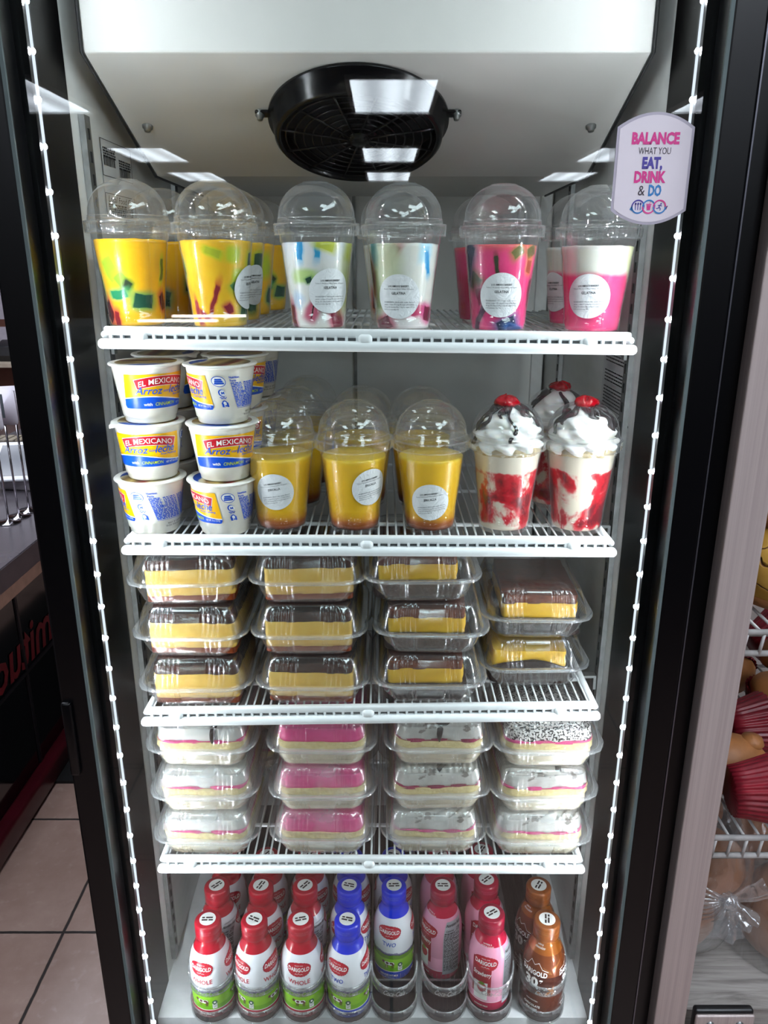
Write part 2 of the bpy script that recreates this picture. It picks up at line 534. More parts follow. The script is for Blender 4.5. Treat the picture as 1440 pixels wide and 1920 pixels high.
# fan guard: flange ring, skirt and concentric grille
FC = on_slant(-0.014, 0.2005, 0.0)
M_fan = pm('black_plastic', '#060608', 0.2, spec=0.35, var=0.0)
g = MB()
g.lathe([(0.103, -0.001), (0.114, -0.001), (0.114, -0.005), (0.109, -0.006), (0.1055, -0.026), (0.101, -0.030), (0.097, -0.028), (0.100, -0.006), (0.100, -0.001)], 72)
for i in range(8):
    r = 0.014 + i * 0.0111
    g.ring((0, 0, -0.026), r, 0.0013, 56, 6)
for k in range(12):
    a = 2 * pi * k / 12 + 0.13
    g.tube([(0.014 * cos(a), 0.014 * sin(a), -0.027), (0.100 * cos(a + 0.12), 0.100 * sin(a + 0.12), -0.027)], 0.0015, 6)
g.lathe([(0.0, -0.031), (0.009, -0.031), (0.012, -0.028), (0.014, -0.024)], 24)
for s in (-1, 1):
    g.rbox((s * 0.117, -0.018, -0.003), (0.022, 0.012, 0.005), 0.002)
    g.lathe([(0.0, -0.011), (0.0035, -0.011), (0.004, -0.007), (0.006, -0.006), (0.0065, -0.001)], 12, 1, c=(s * 0.122, -0.018, 0))
g.map(lambda p: Ms @ p + FC)
g.build('fan_guard', [M_fan, M_galv], evo)
b = MB()
for k in range(5):
    a0 = 2 * pi * k / 5
    def bl(u, v, a0=a0):
        r = 0.022 + u * 0.072; a = a0 + (v - 0.5) * (0.75 + 0.25 * u)
        return Ms @ Vector((r * cos(a), r * sin(a), -0.013 + (v - 0.5) * 0.012)) + FC
    b.grid(bl, 8, 8)
hub = len(b.v)
b.lathe([(0, -0.020), (0.018, -0.020), (0.024, -0.016), (0.024, -0.002)], 24)
b.map(lambda p: Ms @ p + FC, hub)
b.lathe([(0.0, 0), (0.001, 0)], 6, c=tuple(FC))
b.build('fan_blades', pm('fan_grey', '#15151A', 0.3), evo)
hole = MB(); hole.lathe([(0.0, -0.0012), (0.104, -0.0012)], 48); hole.map(lambda p: Ms @ p + FC)
hole.build('fan_opening', M_dark, evo)

# LED strips on the jambs
M_chip = emit('led_chip', '#F2F6FF', LED_CHIP)
M_lens = emit('led_lens', '#E8EEFF', LED_LENS)
M_alu = pm('led_channel', '#08080A', 0.35, spec=.3)
chip_me = None
for s in (-1, 1):
    st = MB()
    st.box((s * 0.3235, -0.047, 1.29), (0.012, 0.018, 1.56), 0)
    st.box((s * 0.3172, -0.046, 1.29), (0.0006, 0.0060, 1.54), 1)
    so = st.build('led_strip', [M_alu, M_lens], fr)
    for k in range(37):
        z = 0.545 + k * 0.0415
        if chip_me is None:
            c = MB(); c.lathe([(.0027, 0), (.0024, .0011), (.0014, .0019), (0, .0022)], 8); c.map(lambda p: (-p.z, p.x, p.y)); co = c.build('led_chip', M_chip, so); chip_me = co.data
        else:
            co = bpy.data.objects.new('led_chip', chip_me); COL.objects.link(co); co.parent = so
        co.location = (s * 0.3169, -0.046, z)
        if s < 0: co.rotation_euler = (0, 0, pi)

# printed sheets on the liner walls
M_sheet = pm('label_sheet', '#D5D6D8', 0.5, var=0.02)
M_ink = pm('black_ink', '#1C1C1F', 0.6, var=0.0)
M_red_ink = pm('red_ink', '#C02030', 0.6, var=0.0)
def sheet_on_wall(name, side, y0, y1, z0, z1, art):
    w, h = y1 - y0, z1 - z0
    a = MB(); a.grid(lambda u, v: (u * w, v * h, 0.0), 2, 2, 0, False); art(a, w, h)
    if side < 0: f = lambda p: (-HW + 0.0008 + p.z, y0 + p.x, z0 + p.y)
    else: f = lambda p: (HW - 0.0008 - p.z, y1 - p.x, z0 + p.y)
    a.map(f)
    return a.build(name, [M_sheet, M_ink, M_red_ink], fr)
def art_left(a, w, h):
    z = 0.0004
    for q, (x0, y0, x1, y1) in enumerate(((0, .52, 1, 1), (0, .0, 1, .30))):
        for s0, s1, t0, t1 in ((x0, x1, y0, y0 + .008), (x0, x1, y1 - .008, y1), (x0, x0 + .012, y0, y1), (x1 - .012, x1, y0, y1)):
            a.grid(lambda u, v: ((s0 + u * (s1 - s0)) * w, (t0 + v * (t1 - t0)) * h, z), 1, 1, 1, False)
    for bx, by in ((.06, .66), (.55, .56)):
        rd = random.Random(int(bx * 100))
        x = bx * w
        while x < (bx + .36) * w:
            ww = rd.choice((0.0006, 0.0012, 0.0018))
            a.grid(lambda u, v: (x + u * ww, by * h + v * 0.012, z), 1, 1, 1, False); x += ww + rd.choice((0.0008, 0.0014))
    for k in range(4):
        scribble(a, .06 * w, .45 * w, (.78 + k * .035) * h, 0.0022, z, 1, k); scribble(a, .55 * w, .95 * w, (.68 + k * .035) * h, 0.0022, z, 1, 9 + k)
    text(a, 'Local Food Co', .5 * w, .23 * h, .008, .8 * w, z, 1, shear=0.3)
    for k in range(5): scribble(a, .08 * w, .9 * w, (.03 + k * .03) * h, 0.0022, z, 1, 20 + k)
sheet_on_wall('label_sheet', -1, 0.165, 0.285, 1.655, 1.745, art_left)
def art_right(a, w, h):
    z = 0.0004
    for k in range(17):
        if k in (4, 5, 10): continue
        scribble(a, .08 * w, .92 * w, h * (.95 - k * .037), 0.0019, z, 1, 40 + k)
    a.grid(lambda u, v: (.06 * w + u * .88 * w, .315 * h + v * .008 * h, z), 1, 1, 1, False)
    scribble(a, .05 * w, .38 * w, .25 * h, 0.003, z, 1, 70)
    text(a, 'Coca-Cola', .6 * w, .25 * h, .011, .36 * w, z, 1, shear=0.35, bold=0.01)
    scribble(a, .82 * w, .97 * w, .25 * h, 0.003, z, 1, 71)
    scribble(a, .05 * w, .55 * w, .17 * h, 0.004, z, 1, 72)
    a.grid(lambda u, v: (.5 * w + u * .3 * w, .03 * h + v * .12 * h, z), 1, 1, 1, False)
    a.grid(lambda u, v: (.86 * w + u * .06 * w, .03 * h + v * .03 * h, z), 1, 1, 2, False)
sheet_on_wall('notice_sheet', 1, 0.092, 0.235, 1.365, 1.487, art_right)

# ------------------------------------------------------------------ the door
door = bpy.data.objects.new('door', None); COL.objects.link(door); door.parent = fr
GX = 0.327
for s in (-1, 1):
    m = MB(); m.box((s * 0.3445, -0.075, 1.25), (0.033, 0.036, 1.76)); m.build('door_stile', M_frame, door, 0.003)
    m = MB(); m.box((s * (GX + 0.0005), -0.0915, 1.25), (0.0035, 0.003, 1.70)); m.build('glass_seal', M_edge, door)
for z in (0.385, 2.115):
    m = MB(); m.box((0, -0.075, z), (0.722, 0.036, 0.05)); m.build('door_rail', M_frame, door, 0.003)
m = MB(); m.rbox((-0.3535, -0.095, 1.06), (0.012, 0.008, 0.10), 0.003); m.build('door_handle', M_frame, door)
m = MB(); m.box((0.3608, -0.092, 1.25), (0.0015, 0.002, 1.75)); m.build('edge_highlight', pm('highlight_line', '#6A6A72', 0.3, metal=0.8), door)  # thin bright strip built in place of the highlight along the door edge
M_glass = clear('door_glass', '#F4F8F6', f0=0.030, gain=0.9, power=4.5, haze=0.0, rough=0.015, hz=0.0)
m = MB()
for y in (-0.072, -0.062): m.grid(lambda u, v: (-GX + 2 * GX * u, y, 0.40 + 1.71 * v), 1, 1, 0, False)
m.build('door_glass', M_glass, door)

# sticker on the glass
st = MB()
stw, sth = 0.0735, 0.100
def sticker_outline(w, h):
    pts = []
    n = 16; sag = 0.013 * w / stw
    for i in range(n + 1):
        x = -w / 2 + w * i / n; pts.append((x, -h / 2 + sag - sag * (1 - (2 * x / w) ** 2)))
    for i in range(n + 1):
        x = w / 2 - w * i / n; pts.append((x, h / 2 - sag + sag * (1 - (2 * x / w) ** 2)))
    return pts
st.star(sticker_outline(stw, sth), 0, 2, 0)
st.star(sticker_outline(stw * .93, sth * .95), .0003, 2, 1)
zt = 0.0006
text(st, 'BALANCE', .0005, .0275, .0098, .0455, zt, 2, bold=.05)
text(st, 'WHAT YOU', .0005, .0165, .0062, .031, zt, 5)
text(st, 'EAT,', -.0005, .006, .0098, .0195, zt, 3, bold=.05)
text(st, 'DRINK', -.0015, -.0065, .0098, .0305, zt, 2, bold=.05)
text(st, '&', -.0085, -.0185, .0094, .0066, zt, 5)
text(st, 'DO', .0045, -.0185, .0098, .0125, zt, 4, bold=.04)
for k, (cx, m0, m1) in enumerate(((-.0105, 3, 4), (0.0, 4, 2), (.0105, 2, 4))):
    for h2, mm in ((0, m0), (1, m1)):
        st.grid(lambda u, v: (cx + (.0052 + v * .0013) * cos(pi * (u + h2)), -.0335 + (.0052 + v * .0013) * sin(pi * (u + h2)), zt + .0001 * k), 16, 1, mm, False)
for dx in (-.0024, 0, .0024):
    st.grid(lambda u, v: (-.0105 + dx + (u - .5) * .0007, -.0365 + v * .006, zt), 1, 1, 3, False)
    st.star([(-.0105 + dx + .0009 * cos(a * pi / 4), -.0308 + .0012 * sin(a * pi / 4)) for a in range(8)], zt, 1, 3)
st.add([(-.0015, -.0365, zt), (.0015, -.0365, zt), (.0021, -.0322, zt), (-.0021, -.0322, zt)], [(0, 1, 2, 3)], 2, False)
st.grid(lambda u, v: (-.0026 + u * .0052, -.0318 + v * .0009, zt), 1, 1, 2, False)
st.add([(.0002, -.031, zt), (.0008, -.031, zt), (.0016, -.0288, zt), (.0011, -.0288, zt)], [(0, 1, 2, 3)], 2, False)
def stick(a, b, w=.0008): 
    d = Vector((b[0] - a[0], b[1] - a[1])); n_ = Vector((-d.y, d.x)).normalized() * w / 2
    st.add([(a[0] - n_.x + .0105, a[1] - n_.y - .0335, zt), (b[0] - n_.x + .0105, b[1] - n_.y - .0335, zt), (b[0] + n_.x + .0105, b[1] + n_.y - .0335, zt), (a[0] + n_.x + .0105, a[1] + n_.y - .0335, zt)], [(0, 1, 2, 3)], 3, False)
for a, b_ in (((.0006, .0018), (-.0004, -.0004)), ((-.0004, -.0004), (.0012, -.0018)), ((.0012, -.0018), (.0008, -.0034)), ((-.0004, -.0004), (-.0014, -.0016)), ((-.0014, -.0016), (-.0032, -.0016)), ((.0004, .0014), (.0024, .0006)), ((.0004, .0014), (-.0016, .0012))): stick(a, b_)
st.star([(.0105 + .0014 + .0008 * cos(a * pi / 4), -.0335 + .0027 + .0008 * sin(a * pi / 4)) for a in range(8)], zt, 1, 3)
st.add([(-.0185, -.036, zt), (-.0155, -.0375, zt), (-.0165, -.0325, zt)], [(0, 1, 2)], 4, False)
st.add([(.0152, -.0335, zt), (.0188, -.0325, zt), (.0172, -.0365, zt)], [(0, 1, 2)], 6, False)
st.map(lambda p: (0.2765 + p.x, -0.0728 - p.z, 1.6835 + p.y))
so = st.build('balance_sticker', [pm('sticker_silver', '#B4ADBB', .45, var=.02), pm('sticker_white', '#E2DAE2', .5, var=.01), pm('sticker_pink', '#D8358C', .5, var=0),
      pm('sticker_purple', '#4B3F9C', .5, var=0), pm('sticker_blue', '#2F7DC0', .5, var=0), pm('sticker_grey', '#3E3440', .5, var=0), pm('sticker_plum', '#5B2464', .5, var=0)], door)
so['label'] = 'white door sticker reading BALANCE WHAT YOU EAT, DRINK & DO'

# ================================================================== wire shelves
LIP = [(1.527, .0117), (1.281, .005), (1.0445, -.015), (.799, .002)]     # lip top at x = 0, drop per metre towards +x
WZ = [1.5206, 1.2746, 1.0381, .7926]
def wz(i, x): return WZ[i] - LIP[i][1] * x
M_coat = pm('white_coating', '#E4E6E8', .35, var=.02)
def build_shelf():
    r = thing('wire_shelf', '', 'shelf')
    w = MB(); N = 52
    for k in range(N + 1):
        x = -.290 + .58 * k / N
        w.tube([(x, .012, -.0018), (x, .262, -.0018), (x, .512, -.0018)], .00135, 6)
    w.build('wire_grid', M_coat, r)
    b = MB()
    for y in (.08, .235, .39, .512): b.tube([(-.297, y, -.0055), (.297, y, -.0055)], .0028, 8)
    b.build('cross_bar', M_coat, r)
    for s in (-1, 1):
        b = MB(); b.tube([(s * .297, .006, -.0035), (s * .297, .515, -.0035)], .0042, 10); b.build('side_rail', M_coat, r)
    f = MB()
    f.rbox((0, .004, .0012), (.592, .009, .0100), .003)
    f.rbox((0, .0005, -.0128), (.606, .014, .0116), .0056, n=5)
    f.box((0, .0062, -.005), (.58, .002, .007), 1)
    for k in range(49):
        x = -.288 + k * .012
        f.box((x, .0035, -.0052), (.0032, .008, .0065))
    for x in (-.255, -.003, .25):
        f.rbox((x, .001, -.005), (.016, .012, .012), .005, n=4)
    f.build('front_rail', [M_coat, pm('slot_back', '#7C7D7E', .7)], r)
    for sx in (-1, 1):
        for y in (.11, .50):
            c = MB(); c.box((sx * .3115, y, -.016), (.024, .012, .004)); c.box((sx * .3235, y, -.026), (.004, .011, .022)); c.build('shelf_clip', M_galv, r)
    return r
mk = Maker(build_shelf)
for i, lab in enumerate(('topmost white wire shelf carrying the gelatin cups', 'white wire shelf holding rice pudding tubs and custard cups', 'white wire shelf under the boxed flan slices', 'lowest white wire shelf under the boxed cream cakes')):
    o = mk(lab, (0, 0, LIP[i][0] - .0062), 0, 'white wire shelves in the fridge')
    o.rotation_euler = (0, math.atan(LIP[i][1]), 0)

# ================================================================== dome-lidded cups
CUP = [(.0300, 0.0), (.0312, .0012), (.0330, .016), (.0323, .0166), (.0336, .030), (.0372, .060), (.0404, .088), (.0412, .0895), (.0414, .098), (.0424, .099), (.0428, .108), (.0446, .1105), (.0450, .112)]
cup_r = interp([(.0302, 0), (.0330, .016), (.0336, .030), (.0372, .060), (.0404, .088), (.0428, .108), (.045, .112)])
M_cup = clear('clear_cup', f0=.06, gain=.55, power=3.2, haze=.008, rough=.03)
M_dome = clear('clear_dome', f0=.075, gain=.6, power=3.0, haze=.012, rough=.03)
M_paper = None
def mat_label():
    t = NT('round_label_paper')
    n = t.noise(90, 3, .6, dist=1.5)
    return t.done(t.bsdf(hexc('#DADCDF'), .38, normal=t.bump(n, .35, .004)))
M_paper = mat_label()
def cup_shell(r):
    m = MB(); m.lathe([(0.0, .004), (.026, .004), (.028, .0)] + CUP, 64)
    return m.build('clear_cup', M_cup, r)
def dome_prof(hole=False):
    P = [(.0476, .1060), (.0478, .1085), (.0484, .1165), (.0478, .1185), (.0450, .1186), (.0447, .1225), (.0438, .1232), (.0436, .1250)]
    for k in range(1, 15):
        a = k / 15 * pi / 2
        r = .0436 * cos(a) ** .9; z = .1250 + .0385 * sin(a)
        if r < .0145: break
        P.append((r, z))
    z = P[-1][1]
    P.append((.0140, z + .0010))
    if not hole: P += [(.0132, z + .0006), (.006, z + .0004), (0.0, z + .0004)]
    else: P += [(.0125, z + .0012)]
    return P
def dome_lid(r, ribs=True, hole=False):
    m = MB()
    def fn(rr, z, a, i):
        if ribs and 1 <= i <= 2: rr += .0007 * (1 if sin(a * 48) > 0 else -1)
        return rr, z
    m.lathe(dome_prof(hole), 96 * 2 if ribs else 72, 0, fn)
    m.ring((0, 0, .1178), .0482, .0011, 64, 6); m.ring((0, 0, .1066), .0478, .0009, 64, 6); m.ring((0, 0, .1240), .0440, .0006, 64, 5)
    return m.build('dome_lid', M_dome, r)
def disc_pts(r, n=40): return [(r * cos(2 * pi * k / n), r * sin(2 * pi * k / n)) for k in range(n)]
def round_label(r, title, ang, z, tilt=0.0, rad=.0245):
    a = MB()
    a.star(disc_pts(rad), 0, 10, 0)
    k = rad / .0255
    t = [('LOS AMIGOS BAKERY', .0120, .0021, .024, .02), ('Yuma 5 7th Street West Valley, 100 grams', .0088, .0015, .036, 0)]
    for s, y, h, w, b in t: text(a, s, 0, y * k, h, w * k, .0004, 1, bold=b, res=1)
    text(a, title, 0, .0040 * k, .0029, .0165 * k, .0004, 1, bold=.012, res=1)
    for q, s in enumerate(('INGREDIENTS: Whole milk, vanilla, flavored', 'gelatin, sodium 97.6 mg 4% total carbohydrate', '40.6g 15% dietary fiber 0.0g 0% sugars 37.5 g', '100% protein 6.4g 10%')):
        text(a, s, -.0175 * k, (-.0062 - q * .0028) * k, .0015, (.036 if q < 3 else .018) * k, .0004, 1, align='L', res=1)
    c, s_ = cos(tilt), sin(tilt)
    a.map(lambda p: (p.x * c - p.y * s_, p.x * s_ + p.y * c + z, p.z))
    wrap(a, cup_r, ang, .0008)
    return a.build('round_label', [M_paper, M_ink], r)

def gel_mat(name, base, spots, top=None, base2=None, ny=.35):
    """set milk gelatin with cubes of coloured gelatin bleeding a little into it"""
    t = NT(name); co = t.co()
    col = t.ramp(t.noise(26, 4), [(.3, hexc(base)), (.75, hexc(base2 or base))])
    if top: 
        z = t.sep(co)[2]
        zz = t.math('MULTIPLY_ADD', t.math('SUBTRACT', t.noise(40, 3), .5), .006, z)
        for c, z0, z1 in top: col = t.mix(t.rng(zz, z0, z1), col, hexc(c))
    warp = t.n('ShaderNodeTexNoise'); warp.inputs['Scale'].default_value = 60; t.t.links.new(co, warp.inputs['Vector'])
    wv = t.vm('MULTIPLY', t.vm('SUBTRACT', warp.outputs['Color'], (.5, .5, .5)), (.006, .006, .006))
    cw = t.vm('ADD', co, wv)
    rd = random.Random(name)
    for ang, z, sx, sz, halo, core in spots:
        a = R(ang); r = cup_r(z) - .002
        p = t.vm('SUBTRACT', cw, (r * sin(a), -r * cos(a), z))
        q = t.n('ShaderNodeVectorRotate', rotation_type='EULER_XYZ')
        t.t.links.new(p, q.inputs['Vector']); q.inputs['Rotation'].default_value = (rd.uniform(-.3, .3), rd.uniform(-.7, .7), -a)
        d = t.vm('DIVIDE', t.vm('ABSOLUTE', q.outputs[0]), (sx, .014, sz))
        s = t.sep(d)
        ch = t.math('MAXIMUM', t.math('MAXIMUM', s[0], s[1]), s[2])
        ln = t.n('ShaderNodeVectorMath', operation='LENGTH'); t.t.links.new(d, ln.inputs[0])
        mx = t.math('MULTIPLY_ADD', ch, .5, t.math('MULTIPLY', ln.outputs['Value'], .5))
        col = t.mix(t.rng(mx, 2.0, .75, 0, .92), col, hexc(halo))
        if core: col = t.mix(t.rng(ch, 1.02, .82, 0, .95), col, hexc(core))
    return t.done(t.bsdf(col, .25, spec=.4, sss=.25, sssr=.006))
def filling(r, mat, top=.100, name='gelatin', wob=.0012):
    m = MB(); P = [(0.0, .0048), (.0255, .0048)]
    n = 26
    for k in range(n + 1):
        z = .0052 + (top - .0052) * k / n
        P.append((cup_r(z) - .0012, z))
    P += [(cup_r(top) - .003, top + .0008), (.02, top - .001), (0.0, top - .001)]
    def fn(rr, z, a, i):
        if i > n: z += wob * noise.noise((sin(a) * 3, cos(a) * 3, rr * 90))
        return rr, z
    m.lathe(P, 64, 0, fn)
    return m.build(name, mat, r)

YB, YB2 = '#FFB90E', '#FFC61E'
LIME, TEAL, RED, DKT, DKR, BLUE, OLV, BLK = '#B9D02A', '#22A06A', '#C22648', '#0E4A3C', '#4A0A14', '#1C9AD6', '#C9D23C', '#1A2418'
spots_y1 = [(-24, .067, .009, .014, LIME, '#A6C22C'), (-4, .054, .007, .010, LIME, '#8FB02E'), (4, .050, .004, .005, '#3F5A24', '#26361A'), (-16, .040, .010, .005, '#4FAE6A', '#1F8A5C'), (32, .032, .011, .008, '#5FAE5C', DKT),
            (-52, .020, .008, .012, RED, DKR), (-28, .012, .003, .009, '#E8543C', '#8A1424'), (75, .066, .003, .010, LIME, '#5A6A24'), (80, .03, .005, .008, RED, DKR), (-75, .05, .009, .012, TEAL, DKT), (140, .03, .01, .012, RED, DKR), (180, .07, .012, .012, LIME, None), (215, .03, .01, .01, TEAL, DKT)]
spots_y2 = [(4, .086, .009, .004, LIME, '#B4BE2E'), (40, .084, .007, .007, LIME, None), (2, .035, .0025, .017, '#D2542E', '#8A2430'), (30, .024, .004, .006, RED, '#8A2034'), (-24, .018, .010, .003, '#D2542E', '#A03040'), (-38, .02, .003, .014, '#D8683A', '#A83448'), (52, .050, .009, .007, '#A9BA34', '#3F7A4A'), (50, .062, .006, .006, LIME, None), (75, .03, .008, .014, '#4A8A52', '#23563A'),
            (95, .075, .012, .010, LIME, DKT), (120, .05, .01, .012, TEAL, DKT), (150, .025, .012, .010, RED, DKR), (200, .06, .012, .012, LIME, None), (250, .03, .01, .012, RED, DKR), (280, .07, .01, .01, TEAL, DKT)]
spots_w1 = [(-26, .090, .004, .011, '#8CC6E6', BLUE), (4, .092, .003, .011, '#8CC6E6', '#2AA0CF'), (18, .096, .011, .006, '#D8DC6A', '#C4CC4A'), (-20, .062, .011, .006, '#B5D27A', None), (-12, .058, .004, .003, '#5A8A5A', '#123A2E'), (-8, .024, .006, .010, '#C8486E', None), (-8, .024, .0008, .007, '#5A1424', '#2A0A12'),
            (-62, .016, .006, .015, '#B8345C', '#64142C'), (48, .014, .008, .011, '#C8345C', '#7A1834'), (80, .09, .012, .012, OLV, None), (75, .05, .012, .02, '#CBD08A', None), (-40, .036, .006, .006, '#BFD3EA', None), (160, .04, .012, .012, RED, DKR), (210, .07, .012, .012, LIME, None)]
spots_w2 = [(-60, .086, .007, .016, '#8CBBC8', '#3A8AA0'), (-22, .086, .005, .013, '#C24A6E', '#8C1E44'), (-22, .082, .0008, .010, '#5A1428', '#30101C'), (38, .090, .007, .010, '#B4DCEC', None), (44, .078, .0028, .011, '#6ABBE0', '#2A98D2'), (-62, .048, .008, .02, '#A9B88A', '#8A9A6A'), (16, .026, .020, .006, '#D2688C', '#C03A66'), (60, .022, .008, .008, '#DC5A96', '#6A1430'), (-48, .010, .011, .007, '#B0305A', '#5A0F28'),
            (-30, .075, .012, .022, '#D2D8B4', None), (-85, .06, .01, .016, '#8A1E34', '#3A0A14'), (130, .05, .012, .012, LIME, DKT), (200, .03, .012, .012, RED, DKR)]
spots_p = [(-14, .077, .0022, .010, '#8A4A4A', '#3A4A34'), (-58, .058, .010, .008, '#7A5A3E', '#4A3A2A'), (20, .090, .008, .005, '#A87A4A', '#6A6A3A'), (52, .091, .008, .006, '#B07A48', '#5A5A30'), (50, .075, .005, .007, '#D8784A', '#A04A34'), (-48, .042, .006, .010, '#B04A6A', '#7A2A44'), (10, .012, .012, .007, '#5A6A9A', '#1E2A44'), (34, .006, .012, .004, '#3E6AA8', '#26437A'), (-50, .018, .004, .014, '#A04A6A', '#4A2A44'),
           (-80, .08, .01, .02, '#5A6A86', '#2A3A5A'), (70, .045, .006, .012, '#B43A5A', '#6A1A34'), (150, .05, .012, .012, RED, DKR), (220, .07, .012, .012, LIME, DKT)]
G_y1 = gel_mat('mango_gelatin', YB, spots_y1, base2=YB2)
G_y2 = gel_mat('mango_gelatin_with_red', '#F9BF1E', spots_y2, base2='#FFD034')
G_w1 = gel_mat('milk_gelatin', '#E6E6E2', spots_w1, [('#E2E6EE', .07, .10)])
G_w2 = gel_mat('milk_gelatin_with_pink', '#E4E4DC', spots_w2, [('#E9E2E4', .03, .0)])
G_p = gel_mat('strawberry_gelatin', '#E8407C', spots_p, [('#EE6A6E', .086, .100)], base2='#F25590')
G_l = gel_mat('layered_gelatin', '#F0447C', [(60, .09, .008, .02, '#E6E6B4', None)], [('#E0E0D4', .064, .072), ('#EBEBE6', .09, .1)], base2='#F55A8E')
G_j = gel_mat('egg_custard', '#E9B412', [], [], base2='#F2C21E')
def mat_custard():
    t = NT('jericalla_custard'); z = t.sep(t.co())[2]
    zz = t.math('MULTIPLY_ADD', t.math('SUBTRACT', t.noise(30, 3), .5), .008, z)
    c = t.ramp(t.rng(zz, 0, .1, 0, 1, False), [(0.0, hexc('#120604')), (.05, hexc('#2A0C04')), (.075, hexc('#7A3208')), (.15, hexc('#A4580C')), (.21, hexc('#D89A1A')), (.30, hexc('#EDB914')), (.9, hexc('#F0BE18')), (.97, hexc('#F6CF3A'))])
    return t.done(t.bsdf(c, .3, sss=.2, sssr=.005))
G_j = mat_custard()
def mat_berry(name, seed, thr):
    t = NT(name)
    mp = t.n('ShaderNodeMapping'); mp.inputs['Location'].default_value = (seed, seed * 2.3, seed * .7); mp.inputs['Scale'].default_value = (1, 1, .8)
    t.t.links.new(t.co(), mp.inputs[0])
    n = t.noise(24, 4, .55, mp.outputs[0], .5)
    n2 = t.noise(90, 4, .6, mp.outputs[0])
    v = t.math('MULTIPLY_ADD', t.math('SUBTRACT', n2, .5), .22, n)
    z = t.sep(t.co())[2]
    v = t.math('SUBTRACT', v, t.rng(z, .078, .092, 0, .5))
    v = t.math('SUBTRACT', v, t.rng(z, .016, .006, 0, .12))
    c = t.ramp(v, [(thr - .05, hexc('#E4D8C6')), (thr - .02, hexc('#E2C2B4')), (thr + .03, hexc('#D03440')), (thr + .07, hexc('#C41024')), (thr + .16, hexc('#740A1A'))])
    return t.done(t.bsdf(c, .3, sss=.15, sssr=.004))

def gelatin_cup(mat, lab, ang=0, lz=.045, tilt=0.0, top=.0975):
    def b():
        r = thing('gelatin_cup', '', 'gelatin cup')
        cup_shell(r); filling(r, mat, top); dome_lid(r)
        if lab: round_label(r, lab, ang, lz, tilt)
        return r
    return Maker(b)
gy1 = gelatin_cup(G_y1, None, top=.0985); gy2 = gelatin_cup(G_y2, 'GELATINA', R(80), .048, top=.0985)
gw1 = gelatin_cup(G_w1, 'GELATINA', R(27), .046); gw2 = gelatin_cup(G_w2, 'GELATINA', R(-10), .041)
gp = gelatin_cup(G_p, 'GELATINA', R(-4), .044); gl_ = gelatin_cup(G_l, 'GELATINA', R(-24), .044, R(2))
GG = 'gelatin cups on the top shelf'
def on1(x): return wz(0, x)
gy1('yellow gelatin cup with green and teal cubes at the left wall, front row', (-.2735, .057, on1(-.2735)), 0, GG)
gy2('yellow gelatin cup second from the left, front row, red streaks low down', (-.1755, .057, on1(-.1755)), 0, GG)
gw1('white gelatin cup with blue and lime cubes and a round label right of centre', (-.0590, .057, on1(-.0590)), 0, GG)
gw2('white gelatin cup with crimson streaks, front row, beside the all-pink cup', (.0405, .057, on1(.0405)), 0, GG)
gp('bright pink gelatin cup with dark cubes and a centred round label, front row', (.153, .057, on1(.153)), 0, GG)
gl_('front two-layer gelatin cup, cream over pink, by the right wall', (.264, .057, on1(.264)), 0, GG)
gy1('yellow gelatin cup hidden behind the leftmost front cup', (-.268, .175, on1(-.268)), R(150), GG)
gy1('yellow gelatin cup at the back of the left wall row', (-.262, .285, on1(-.262)), R(70), GG)
gy2('yellow gelatin cup just behind the second front cup, round label showing', (-.176, .156, on1(-.176)), R(-22), GG)
gy1('yellow gelatin cup third back in the second row from the left', (-.177, .258, on1(-.177)), R(-130), GG)
gy1('yellow gelatin cup farthest back in the second row, dark cubes showing', (-.168, .368, on1(-.168)), R(25), GG)
gw2('white gelatin cup with a dark red stripe, peeking out behind the front white cup', (.032, .165, on1(.032)), R(120), GG)
gp('pink gelatin cup standing behind the front bright pink cup', (.153, .215, on1(.153)), R(190), GG)
gl_('two-layer gelatin cup standing behind the front cream-over-pink cup', (.268, .165, on1(.268)), R(-40), GG)

# second shelf: custard cups
def jer(ang, lz, tilt):
    def b():
        r = thing('custard_cup', '', 'custard cup')
        cup_shell(r); filling(r, G_j, .0955, 'custard', .0004); dome_lid(r)
        round_label(r, 'JERICALLA', ang, lz, tilt, .0236)
        return r
    return Maker(b)
JG = 'yellow custard cups on the second shelf'
def on2(x): return wz(1, x)
j1 = jer(R(-4), .056, R(10)); j2 = jer(R(34), .062, R(8)); j3 = jer(R(-3), .044, R(8))
j1('yellow custard cup with label tilted upward, nearest the rice pudding tubs, front row', (-.113, .057, on2(-.113)), 0, JG)
j2('yellow custard cup in the middle of the front three, label on its right side', (-.0195, .055, on2(-.0195)), 0, JG)
j3('yellow custard cup next to the strawberry sundaes, low centred label, front row', (.0765, .055, on2(.0765)), 0, JG)
j2('yellow custard cup second back behind the one nearest the pudding tubs', (-.103, .160, on2(-.103)), R(140), JG)
j3('yellow custard cup third back behind the one nearest the pudding tubs', (-.096, .262, on2(-.096)), R(170), JG)
j1('yellow custard cup right behind the middle front custard cup', (-.012, .165, on2(-.012)), R(200), JG)
j2('yellow custard cup right behind the custard cup beside the sundaes', (.069, .163, on2(.069)), R(150), JG)

